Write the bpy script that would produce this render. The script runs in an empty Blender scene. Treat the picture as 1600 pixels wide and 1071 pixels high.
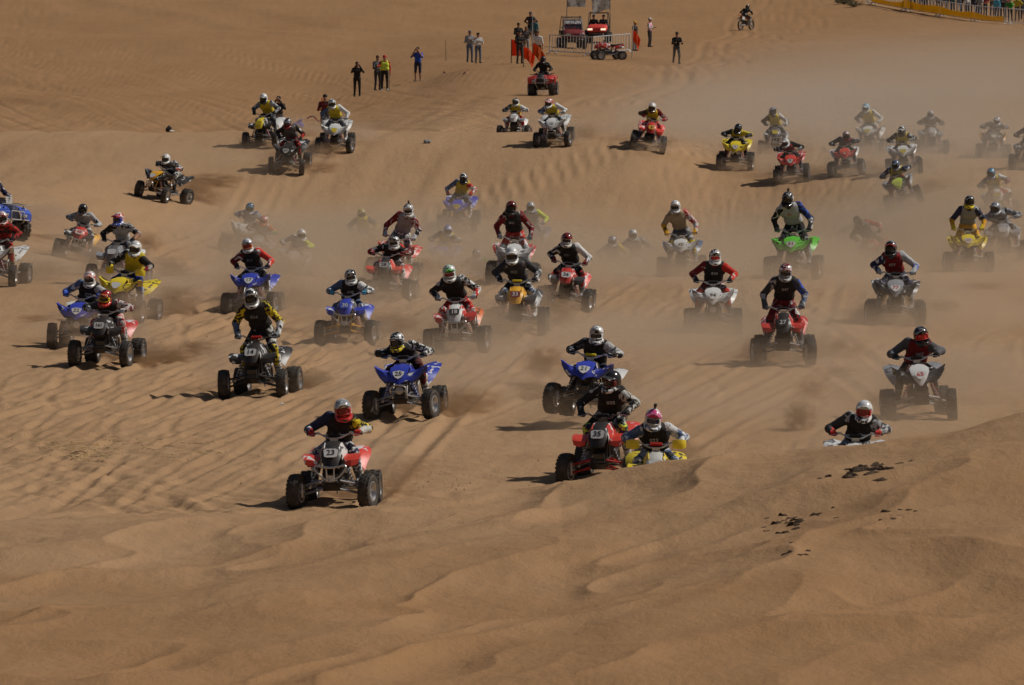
import bpy, math, random
import numpy as np
from mathutils import Vector, Matrix, Euler

rnd = random.Random(7)
R = math.radians
sc = bpy.context.scene
col = sc.collection

# ------------------------------------------------------------------ camera
F_PX, W_PX, H_PX = 10000.0, 1600.0, 1071.0      # focal length in photo pixels
CAM_H = 8.26
PITCH = math.atan((H_PX / 2 + 147.0) / F_PX)
cam_d = bpy.data.cameras.new('camera')
cam_d.sensor_width = 36.0
cam_d.lens = 36.0 * F_PX / W_PX
cam_d.clip_start = 1.0
cam_d.clip_end = 9000.0
cam = bpy.data.objects.new('camera', cam_d)
col.objects.link(cam)
cam.location = (0, 0, CAM_H)
cam.rotation_euler = (math.pi / 2 - PITCH, 0, 0)
sc.camera = cam
cam_d.dof.use_dof = True
cam_d.dof.focus_distance = 118.0
cam_d.dof.aperture_fstop = 13.0

# ------------------------------------------------------------------ sky, sun, exposure
SUN_EL, SUN_AZ = R(46.0), R(75.0)               # azimuth clockwise from +Y (the view direction)
world = bpy.data.worlds.new('World')
sc.world = world
world.use_nodes = True
wn = world.node_tree
sky = wn.nodes.new('ShaderNodeTexSky')
sky.sky_type = 'NISHITA'
sky.sun_disc = False
sky.sun_elevation = SUN_EL
sky.sun_rotation = SUN_AZ
sky.dust_density = 2.0
wn.links.new(sky.outputs[0], wn.nodes['Background'].inputs[0])
wn.nodes['Background'].inputs[1].default_value = 0.05
sun_d = bpy.data.lights.new('sun', 'SUN')
sun_d.energy = 4.6
sun_d.angle = R(0.53)
sun_d.color = (1.0, 0.95, 0.87)
sun = bpy.data.objects.new('sun', sun_d)
col.objects.link(sun)
sdir = Vector((math.sin(SUN_AZ) * math.cos(SUN_EL), math.cos(SUN_AZ) * math.cos(SUN_EL), math.sin(SUN_EL)))
sun.rotation_euler = sdir.to_track_quat('Z', 'Y').to_euler()
sun.location = (60, 60, 60)
sc.view_settings.view_transform = 'Standard'
sc.view_settings.look = 'None'
sc.view_settings.exposure = -0.72
sc.view_settings.gamma = 1.0
sc.view_settings.use_curve_mapping = False
sc.render.engine = 'CYCLES'
sc.cycles.use_denoising = True
sc.cycles.max_bounces = 6
sc.cycles.diffuse_bounces = 2
sc.cycles.glossy_bounces = 2
sc.cycles.transmission_bounces = 2
sc.cycles.volume_bounces = 1
sc.cycles.transparent_max_bounces = 8
sc.cycles.caustics_reflective = False
sc.cycles.caustics_refractive = False
sc.cycles.sample_clamp_indirect = 4.0
sc.cycles.use_adaptive_sampling = True
sc.cycles.adaptive_threshold = 0.03
sc.render.use_persistent_data = False

# ------------------------------------------------------------------ numpy noise and terrain
def _hash(ix, iy, seed):
    n = (ix.astype(np.int64) * 374761393 + iy.astype(np.int64) * 668265263 + seed * 974634777) & 0x7fffffff
    n = ((n ^ (n >> 13)) * 1274126177) & 0x7fffffff
    n = n ^ (n >> 16)
    return (n & 0xffff) / 65535.0

def vnoise(x, y, seed=0):
    x = np.asarray(x, float); y = np.asarray(y, float)
    ix = np.floor(x); iy = np.floor(y)
    fx = x - ix; fy = y - iy
    ux = fx * fx * fx * (fx * (fx * 6 - 15) + 10); uy = fy * fy * fy * (fy * (fy * 6 - 15) + 10)
    a = _hash(ix, iy, seed); b = _hash(ix + 1, iy, seed)
    c = _hash(ix, iy + 1, seed); d = _hash(ix + 1, iy + 1, seed)
    return (a + (b - a) * ux + (c - a) * uy + (a - b - c + d) * ux * uy) * 2 - 1

def fbm(x, y, seed=0, octv=4, gain=0.5):
    s = 0.0; a = 1.0; t = 0.0
    for o in range(octv):
        s = s + a * vnoise(x * 2 ** o + 13.7 * o, y * 2 ** o - 7.1 * o, seed + o)
        t += a; a *= gain
    return s / t

def sst(e0, e1, x):
    t = np.clip((x - e0) / (e1 - e0), 0, 1)
    return t * t * (3 - 2 * t)

def lerp_tab(x, xs, ys):
    return np.interp(x, xs, ys)

def base_height(x, y):
    """large forms: the foreground dune, the racing field with its hollow, the crest behind and the far slopes"""
    x = np.asarray(x, float); y = np.asarray(y, float)
    d = np.maximum(y, 1.0)
    z = np.zeros_like(d)
    # foreground dune: rises to a crest towards the right
    xf = x
    crest = lerp_tab(xf, [-14, -7.0, -3.6, -1.6, 0.6, 1.9, 3.0, 4.2, 5.2, 6.6, 9.0], [0.25, 0.30, 0.42, 0.72, 0.86, 1.14, 1.36, 1.58, 1.70, 1.88, 2.1])
    yc = 80.0 + 0.8 * np.sin(xf * 0.9)
    back = sst(0, 1, (yc + 8.0 - y) / 8.0)                # lee side behind the crest, down to the field
    fg = crest * back
    near = np.clip((yc - y) / (yc - 57.0), 0, 3)
    fg = fg + np.where(y < yc, (0.95 - crest) * sst(0, 1, near), 0)
    # behind the viewpoint the dune climbs to where the camera stands
    fg = np.where(y < 57.0, 0.95 + (57.0 - np.maximum(y, -40)) * 0.098, fg)
    z = z + fg
    z = z - 0.30 * np.exp(-((x - 2.0) / 1.6) ** 2 - ((y - 89.0) / 2.2) ** 2)
    # hollow in the middle of the field
    wx = sst(-14.5, -5.0, x) * (1 - sst(6.0, 14.0, x))
    hol = sst(142, 168, d) * (1 - sst(184, 207, d))
    z = z - 2.1 * hol * wx
    # crest behind the hollow and lower ground behind it on the left
    wl = 1 - sst(3.5, 7.0, x)
    z = z + 0.85 * np.exp(-((d - 209) / 11.0) ** 2) * wl
    wl2 = 1 - sst(-11.0, 0.5, x)
    z = z - 1.25 * sst(216, 262, d) * (1 - sst(330, 430, d)) * wl2
    # the crest where the bystanders stand
    wm = sst(-5.0, -1.8, x) * (1 - sst(10.0, 22.0, x))
    z = z + 0.5 * np.exp(-((d - 309) / 13.0) ** 2) * wm
    # far slopes
    z = z + np.where(d > 430, (d - 430) * 0.035, 0)
    z = z + np.maximum(d - 560, 0) ** 1.15 * 0.05
    return z

_tr = random.Random(21)
TRACKS = []      # x at y=100, slope, wave amplitude, wave length, phase, y range, half gauge, rut width, depth
for _i in range(64):
    TRACKS.append((_tr.choice([_tr.uniform(-10.5, -1.5), _tr.uniform(-10.5, 9.5)]), _tr.gauss(.15, .05), _tr.uniform(.05, .5), _tr.uniform(9, 28), _tr.uniform(0, 6.3), 84 + _tr.uniform(0, 30), _tr.uniform(130, 300), .47, .075, _tr.uniform(.03, .065)))
for _i in range(9):
    TRACKS.append((_tr.uniform(-9, -2.5), _tr.uniform(-.45, -.1), _tr.uniform(.2, .8), _tr.uniform(5, 11), _tr.uniform(0, 6.3), 83, _tr.uniform(98, 116), .47, .13, _tr.uniform(.05, .09)))
for _i in range(60):
    TRACKS.append((_tr.uniform(-4, 38), -.20 + _tr.gauss(0, .04), _tr.uniform(.1, .6), _tr.uniform(60, 140), _tr.uniform(0, 6.3), 213, _tr.uniform(270, 430), .6, .13, _tr.uniform(.05, .11)))
for _i in range(12):
    TRACKS.append((_tr.uniform(-12, 14), _tr.uniform(-.15, .35), _tr.uniform(.2, 2.0), _tr.uniform(30, 60), _tr.uniform(0, 6.3), 260, 520, .6, .20, _tr.uniform(.05, .10)))

for _px, _py, _yw in ((520, 792, -4), (938, 757, -10), (628, 655, -8), (396, 620, -10), (157, 577, -10), (120, 541, -7), (180, 503, -14), (113, 407, -3), (236, 312, -30), (447, 270, -8), (391, 486, -6), (538, 535, -5), (600, 468, -7),
                      (714, 550, -4), (806, 520, -4), (880, 487, -6), (1114, 520, -2), (1238, 436, -7), (1224, 573, -4), (1398, 508, -4), (1441, 655, 2), (908, 668, -10)):
    _y = CAM_H * F_PX / (_py + 147.0); _x = (_px - 800) / F_PX * _y; _s = -math.tan(math.radians(_yw))      # fresh ruts left by the quads
    TRACKS.append((_x + _s * (100 - _y), _s, .0, 20, 0, _y - 1.0, _y + _tr.uniform(30, 70), .48, .105, .17))

def tracks(x, y):
    z = np.zeros_like(x)
    for x0, sl, am, wl, ph, y0, y1, hg, w, dp in TRACKS:
        act = (y > y0) & (y < y1)
        if not act.any(): continue
        yy = y[act]; u = x[act] - (x0 + sl * (yy - 100) + am * np.sin(yy / wl * 6.28 + ph))
        near = np.abs(u) < 2.2
        if not near.any(): continue
        v = np.abs(np.abs(u[near]) - hg)
        fade = np.clip((yy[near] - y0) / 3, 0, 1) * np.clip((y1 - yy[near]) / 25, 0, 1)
        dp = dp * .36
        p = -dp * np.exp(-(v / w) ** 2) + .55 * dp * np.exp(-((v - 2.0 * w) / (.75 * w)) ** 2)
        p = p * (1 - .55 * sst(-3.0, 2.5, x[act][near]) * (1 - sst(190, 230, yy[near])))
        t = np.zeros_like(u); t[near] = p * fade
        z[act] += t
    return z

def relief(x, y):
    """ruts, drifts and churned sand"""
    d = np.maximum(y, 1.0)
    z = 0.10 * fbm(x / 7.0, y / 18.0, 3, 3) * sst(70, 95, d)
    # drifts of the foreground dune
    wf = 1 - sst(79.0, 86.5, y)
    al = x * .42 + y * .91; pe = x * .91 - y * .42           # drifts run askew to the view
    pw = pe + .55 * vnoise(pe / 2.2, al / 3.4, 41) + .20 * vnoise(pe / .9, al / 1.3, 44)
    aw = al + 1.4 * vnoise(pe / 2.6, al / 4.5, 42) + .35 * vnoise(pe / 1.0, al / 1.6, 43)
    n1 = .65 * (1 - np.abs(vnoise(pw / 2.0, aw / 5.2, 21))) + .35 * (.5 + .5 * vnoise(pw / 1.5 + 3, aw / 3.6, 27))
    n2 = 1 - np.abs(vnoise(pw / 0.95 + 5, aw / 2.6, 22))
    n3 = fbm(x / 0.9, y / 1.4, 23, 3)
    z = z + wf * (0.27 * n1 ** 1.7 + 0.07 * n2 ** 1.6 + 0.024 * n3 + .05 * vnoise(pe / 4.0, al / 7.0, 28) - 0.16)
    # ruts along the direction of travel
    wm = sst(80.0, 88.0, y) * (1 - sst(250, 330, d))
    u = x - 0.16 * (y - 100) + 0.6 * vnoise(x / 9.0, y / 30.0, 5)
    scale = 1.0 + d / 260.0
    left = 1 - 0.62 * sst(-3.0, 2.0, x)
    r1 = vnoise(u / (0.34 * scale), y / 8.0, 11)
    r2 = vnoise(u / 0.85, y / 14.0, 12)
    patch = 0.45 + 0.55 * sst(-0.35, 0.4, fbm(x / 6.0, y / 22.0, 13, 2))
    z = z + wm * left * patch * (0.033 * np.abs(r1) ** 0.8 * np.sign(r1) + 0.036 * r2) * (0.75 + d / 400.0)
    # crossing tracks, lower left
    w2 = sst(84, 90, y) * (1 - sst(104, 116, y)) * (1 - sst(-3.0, -1.0, x))
    u2 = x + 0.30 * (y - 92) + 0.5 * vnoise(x / 2.0, y / 7.0, 15)
    z = z + w2 * 0.04 * np.maximum(0, vnoise(u2 / 0.55, y / 9.0, 16) - 0.15)
    # far tracks, wide scale
    wl = sst(215, 250, d)
    u3 = x * 0.75 + 0.22 * (y - 260) + 2.0 * vnoise(x / 12.0, y / 40.0, 17)
    z = z + wl * (0.09 * vnoise(u3 / 1.5, y / 60.0, 18) * sst(-0.2, 0.5, vnoise(x / 14.0, y / 50.0, 19)) + 0.20 * fbm(x / 10.0, y / 34.0, 20, 3))
    z = z + tracks(np.asarray(x, float), np.asarray(y, float))
    # churned sand
    z = z + 0.015 * fbm(x / 0.35, y / 0.6, 31, 3) * sst(60, 85, d)
    return z

def height(x, y):
    return base_height(x, y) + relief(x, y)

CP, SP = math.cos(PITCH), math.sin(PITCH)
def pixel_ray(px, py):
    a = (px - W_PX / 2) / F_PX; b = (H_PX / 2 - py) / F_PX
    return Vector((a, CP + b * SP, -SP + b * CP))      # per unit of depth

def ground_at(px, py, near=70.0, far=700.0):
    """the point of the terrain seen at a bearing of the photograph"""
    v = pixel_ray(px, py)
    t = np.arange(near, far, 0.25)
    zz = CAM_H + v.z * t - height(v.x * t, v.y * t)
    k = np.argmax(zz < 0)
    if zz[k] >= 0:
        k = len(t) - 1
    k = max(k, 1)
    t0 = t[k - 1] + 0.25 * zz[k - 1] / (zz[k - 1] - zz[k] + 1e-9)
    x, y = v.x * t0, v.y * t0
    return float(x), float(y), float(height(np.array([x]), np.array([y]))[0])

def at_depth(px, d):
    x = (px - W_PX / 2) / F_PX * d
    return float(x), float(d), float(height(np.array([x]), np.array([d]))[0])

# ------------------------------------------------------------------ object helpers
def tag(o, label=None, cat=None, group=None, kind=None):
    if label: o['label'] = label
    if cat: o['category'] = cat
    if group: o['group'] = group
    if kind: o['kind'] = kind
    return o

def empty(name, mat=None):
    o = bpy.data.objects.new(name, None)
    o.empty_display_size = 0.3
    col.objects.link(o)
    if mat is not None:
        o.matrix_world = mat
    return o

def link(name, mesh, mats, parent=None, loc=None, rot=None):
    o = bpy.data.objects.new(name, mesh)
    col.objects.link(o)
    while len(mesh.materials) < len(mats):
        mesh.materials.append(None)
    for i, m in enumerate(mats):
        o.material_slots[i].link = 'OBJECT'
        o.material_slots[i].material = m
    if parent is not None: o.parent = parent
    if loc is not None: o.location = loc
    if rot is not None: o.rotation_euler = rot
    return o
# ------------------------------------------------------------------ materials
def srgb(r, g, b):
    f = lambda c: (c / 255.0) / 12.92 if c / 255.0 <= 0.04045 else ((c / 255.0 + 0.055) / 1.055) ** 2.4
    return (f(r), f(g), f(b))

C = dict(
    white=(0.74, 0.74, 0.72), offwhite=(0.62, 0.61, 0.57), grey=(0.30, 0.31, 0.33), lgrey=(0.46, 0.47, 0.48), dgrey=(0.11, 0.11, 0.12),
    black=(0.018, 0.018, 0.020), charcoal=(0.045, 0.046, 0.052), navy=(0.025, 0.035, 0.085), blue=(0.02, 0.05, 0.48), royal=(0.03, 0.10, 0.55),
    steel=(0.10, 0.15, 0.26), cyan=(0.10, 0.42, 0.62), red=(0.55, 0.025, 0.018), brightred=(0.74, 0.05, 0.03), maroon=(0.20, 0.012, 0.016),
    orange=(0.75, 0.16, 0.02), dayorange=(0.95, 0.14, 0.03), amber=(0.80, 0.40, 0.02), banner=(0.85, 0.56, 0.03), yellow=(0.82, 0.62, 0.02), vestyellow=(0.60, 0.47, 0.03),
    neon=(0.70, 0.85, 0.08), lime=(0.10, 0.62, 0.03), green=(0.04, 0.30, 0.04), pink=(0.72, 0.08, 0.26), brown=(0.10, 0.06, 0.035), tan=(0.42, 0.32, 0.20),
    skin=(0.42, 0.23, 0.15), jeans=(0.12, 0.16, 0.24), sand=(0.46, 0.30, 0.175), dust=(0.42, 0.30, 0.20), teal=(0.05, 0.20, 0.24), crust_shade=(0.085, 0.052, 0.030), crust_light=(0.22, 0.14, 0.08))

_mc = {}
def _new(name):
    m = bpy.data.materials.new(name); m.use_nodes = True
    nt = m.node_tree; b = nt.nodes['Principled BSDF']
    return m, nt, b

def N(nt, t, **kw):
    n = nt.nodes.new(t)
    for k, v in kw.items():
        if k.startswith('i_'):
            n.inputs[k[2:]].default_value = v
        elif hasattr(n, k):
            setattr(n, k, v)
    return n

def mixc(nt, fac, a, b):
    n = nt.nodes.new('ShaderNodeMix'); n.data_type = 'RGBA'
    for sock, v in ((n.inputs[0], fac), (n.inputs[6], a), (n.inputs[7], b)):
        if hasattr(v, 'is_output'): nt.links.new(v, sock)
        else: sock.default_value = v if not isinstance(v, tuple) else (*v, 1)[:4]
    return n.outputs[2]

def ramp(nt, src, p0, p1, c0=(0, 0, 0, 1), c1=(1, 1, 1, 1), interp='LINEAR'):
    n = nt.nodes.new('ShaderNodeValToRGB')
    n.color_ramp.interpolation = interp
    n.color_ramp.elements[0].position = p0; n.color_ramp.elements[0].color = c0
    n.color_ramp.elements[1].position = p1; n.color_ramp.elements[1].color = c1
    nt.links.new(src, n.inputs[0])
    return n.outputs[0]

def rgb(c):
    return C[c] if isinstance(c, str) else c

def M(kind, a, b=None, scale=9.0, thr=0.5, seed=0):
    """kind: plastic cloth metal rubber lens print ; b is a second colour of a printed graphic"""
    key = (kind, a, b, scale, thr, seed)
    if key in _mc: return _mc[key]
    m, nt, bs = _new('%s_%s' % (kind, a if isinstance(a, str) else 'mix'))
    ca = rgb(a)
    tc = nt.nodes.new('ShaderNodeTexCoord')
    base = None
    if b is not None:
        mp = N(nt, 'ShaderNodeMapping'); nt.links.new(tc.outputs['Object'], mp.inputs[0])
        mp.inputs['Location'].default_value = (seed * 3.1, seed * 1.7, seed * 2.3)
        vo = N(nt, 'ShaderNodeTexNoise'); vo.inputs['Scale'].default_value = scale; vo.inputs['Detail'].default_value = 1.5
        vo.inputs['Distortion'].default_value = 1.2
        nt.links.new(mp.outputs[0], vo.inputs['Vector'])
        f = ramp(nt, vo.outputs['Fac'], thr - 0.02, thr + 0.02)
        base = mixc(nt, f, ca, rgb(b))
    # sand dust settled on the surface
    amt = {'gloss': 0.06, 'plastic': 0.13, 'cloth': 0.07, 'metal': 0.18, 'rubber': 0.20, 'lens': 0.04, 'print': 0.22}[kind]
    no = N(nt, 'ShaderNodeTexNoise'); no.inputs['Scale'].default_value = 11.0; no.inputs['Detail'].default_value = 4.0
    nt.links.new(tc.outputs['Object'], no.inputs['Vector'])
    r = ramp(nt, no.outputs['Fac'], 0.40, 0.75, (amt * 0.18,) * 3 + (1,), (amt,) * 3 + (1,))
    out = mixc(nt, r, base if base is not None else ca, C['dust'])
    nt.links.new(out, bs.inputs['Base Color'])
    bs.inputs['Roughness'].default_value = {'gloss': 0.18, 'plastic': 0.42, 'cloth': 0.85, 'metal': 0.38, 'rubber': 0.75, 'lens': 0.12, 'print': 0.5}[kind]
    if kind == 'metal': bs.inputs['Metallic'].default_value = 0.85
    if kind == 'cloth':
        bs.inputs['Specular IOR Level'].default_value = 0.25
        n2 = N(nt, 'ShaderNodeTexNoise'); n2.inputs['Scale'].default_value = 13.0; n2.inputs['Detail'].default_value = 2.0; n2.inputs['Distortion'].default_value = 0.6
        nt.links.new(tc.outputs['Object'], n2.inputs['Vector'])
        bp = N(nt, 'ShaderNodeBump'); bp.inputs['Strength'].default_value = 0.9; bp.inputs['Distance'].default_value = 0.03
        nt.links.new(n2.outputs['Fac'], bp.inputs['Height']); nt.links.new(bp.outputs[0], bs.inputs['Normal'])
    _mc[key] = m
    return m

_tl = {}
def thin_cloth(a, b=None):
    """thin woven plastic or flag cloth that lets the sun through"""
    if (a, b) in _tl: return _tl[(a, b)]
    m, nt, bs = _new('thin_' + a)
    tc = nt.nodes.new('ShaderNodeTexCoord'); colr = C[a]
    no = N(nt, 'ShaderNodeTexNoise'); no.inputs['Scale'].default_value = 3.5; no.inputs['Detail'].default_value = 3.0; nt.links.new(tc.outputs['Object'], no.inputs['Vector'])
    base = mixc(nt, ramp(nt, no.outputs['Fac'], .56, .60), colr, C[b]) if b else mixc(nt, no.outputs['Fac'], colr, tuple(c * .8 for c in colr))
    tr = nt.nodes.new('ShaderNodeBsdfTranslucent'); mx = nt.nodes.new('ShaderNodeMixShader'); mx.inputs[0].default_value = .55
    nt.links.new(base, bs.inputs['Base Color']); nt.links.new(base, tr.inputs['Color']); bs.inputs['Roughness'].default_value = .8
    nt.links.new(bs.outputs[0], mx.inputs[1]); nt.links.new(tr.outputs[0], mx.inputs[2]); nt.links.new(mx.outputs[0], nt.nodes['Material Output'].inputs['Surface'])
    _tl[(a, b)] = m
    return m

def sand_material():
    m, nt, bs = _new('sand')
    tc = nt.nodes.new('ShaderNodeTexCoord'); geo = nt.nodes.new('ShaderNodeNewGeometry')
    P = geo.outputs['Position']
    def noise(scale, detail=4.0, stretch=(1, 1, 1), rough=0.55):
        mp = N(nt, 'ShaderNodeMapping'); mp.inputs['Scale'].default_value = stretch
        nt.links.new(P, mp.inputs[0])
        n = N(nt, 'ShaderNodeTexNoise'); n.inputs['Scale'].default_value = scale; n.inputs['Detail'].default_value = detail; n.inputs['Roughness'].default_value = rough
        nt.links.new(mp.outputs[0], n.inputs['Vector'])
        return n.outputs['Fac']
    big = noise(0.16, 3, (1, 0.35, 1)); mid = noise(1.1, 4, (1, 0.4, 1)); fine = noise(18.0, 3)
    streak = noise(2.6, 3, (1.0, 0.06, 1))
    c1 = mixc(nt, ramp(nt, big, 0.35, 0.68), (0.428, 0.262, 0.140), (0.385, 0.228, 0.115))
    c2 = mixc(nt, ramp(nt, mid, 0.42, 0.72, (0, 0, 0, 1), (0.55, 0.55, 0.55, 1)), c1, (0.455, 0.285, 0.155))
    c3 = mixc(nt, ramp(nt, streak, 0.50, 0.74, (0, 0, 0, 1), (0.38, 0.38, 0.38, 1)), c2, (0.32, 0.195, 0.105))
    c4 = mixc(nt, ramp(nt, fine, 0.35, 0.75, (0, 0, 0, 1), (0.45, 0.45, 0.45, 1)), c3, (0.33, 0.21, 0.12))
    # untouched dune sand is darker and browner than the churned, dusty field
    sep = N(nt, 'ShaderNodeSeparateXYZ'); nt.links.new(P, sep.inputs[0])
    jit = N(nt, 'ShaderNodeMath'); jit.operation = 'MULTIPLY_ADD'; nt.links.new(noise(0.35, 3), jit.inputs[0]); jit.inputs[1].default_value = 30.0; nt.links.new(sep.outputs['Y'], jit.inputs[2])
    near = N(nt, 'ShaderNodeMapRange'); near.interpolation_type = 'SMOOTHSTEP'; near.inputs['From Min'].default_value = 104.0; near.inputs['From Max'].default_value = 74.0; nt.links.new(jit.outputs[0], near.inputs['Value'])
    far = N(nt, 'ShaderNodeMapRange'); far.interpolation_type = 'SMOOTHSTEP'; far.inputs['From Min'].default_value = 225.0; far.inputs['From Max'].default_value = 330.0; nt.links.new(jit.outputs[0], far.inputs['Value'])
    mx = N(nt, 'ShaderNodeMath'); mx.operation = 'MAXIMUM'; nt.links.new(near.outputs[0], mx.inputs[0]); nt.links.new(far.outputs[0], mx.inputs[1])
    mul = nt.nodes.new('ShaderNodeMix'); mul.data_type = 'RGBA'; mul.blend_type = 'MULTIPLY'; nt.links.new(mx.outputs[0], mul.inputs[0]); nt.links.new(c4, mul.inputs[6]); mul.inputs[7].default_value = (0.85, 0.77, 0.67, 1)
    nt.links.new(mul.outputs[2], bs.inputs['Base Color'])
    bs.inputs['Roughness'].default_value = 0.95
    bs.inputs['Specular IOR Level'].default_value = 0.12
    b1 = N(nt, 'ShaderNodeBump'); b1.inputs['Strength'].default_value = 0.6; b1.inputs['Distance'].default_value = 0.05
    nt.links.new(noise(5.0, 5, (1, 0.5, 1), 0.62), b1.inputs['Height'])
    b2 = N(nt, 'ShaderNodeBump'); b2.inputs['Strength'].default_value = 0.5; b2.inputs['Distance'].default_value = 0.012
    nt.links.new(noise(26.0, 3), b2.inputs['Height']); nt.links.new(b1.outputs[0], b2.inputs['Normal'])
    nt.links.new(b2.outputs[0], bs.inputs['Normal'])
    return m
SAND = sand_material()

# ------------------------------------------------------------------ ground sheet
def build_ground():
    # rows: dense where the field is, coarse in front of the viewpoint and far away
    rows = list(np.linspace(-60, 40, 14)) + list(np.linspace(44, 60, 24))
    inv = np.linspace(1 / 60.3, 1 / 560.0, 820)
    rows += list(1.0 / inv)
    rows += list(np.geomspace(580, 4000, 40))
    rows = np.array(rows)
    u = np.concatenate([-np.geomspace(6.0, 1.06, 22), np.linspace(-1.03, 1.03, 780), np.geomspace(1.06, 6.0, 22)])
    half = np.maximum(np.abs(rows), 50.0) * 0.088 + 2.0
    half = np.where(rows > 600, half * 1.0 + (rows - 600) * 0.25, half)
    U, Y = np.meshgrid(u, rows)
    X = U * half[:, None]
    Z = height(X, Y)
    # past the framed wedge the large forms fade to even ground
    nr, nc = X.shape
    co = np.stack([X, Y, Z], -1).reshape(-1, 3).astype(np.float32)
    idx = np.arange(nr * nc).reshape(nr, nc)
    q = np.stack([idx[:-1, :-1], idx[:-1, 1:], idx[1:, 1:], idx[1:, :-1]], -1).reshape(-1, 4).astype(np.int32)
    me = bpy.data.meshes.new('ground')
    me.vertices.add(len(co)); me.vertices.foreach_set('co', co.ravel())
    me.loops.add(q.size); me.loops.foreach_set('vertex_index', q.ravel())
    me.polygons.add(len(q)); me.polygons.foreach_set('loop_start', np.arange(0, q.size, 4, dtype=np.int32))
    me.polygons.foreach_set('loop_total', np.full(len(q), 4, np.int32))
    me.polygons.foreach_set('use_smooth', np.ones(len(q), bool))
    me.update()
    me.materials.append(SAND)
    o = bpy.data.objects.new('ground', me); col.objects.link(o)
    tag(o, 'churned brown sand of the dune field with wheel ruts', 'sand', kind='structure')
build_ground()
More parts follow.
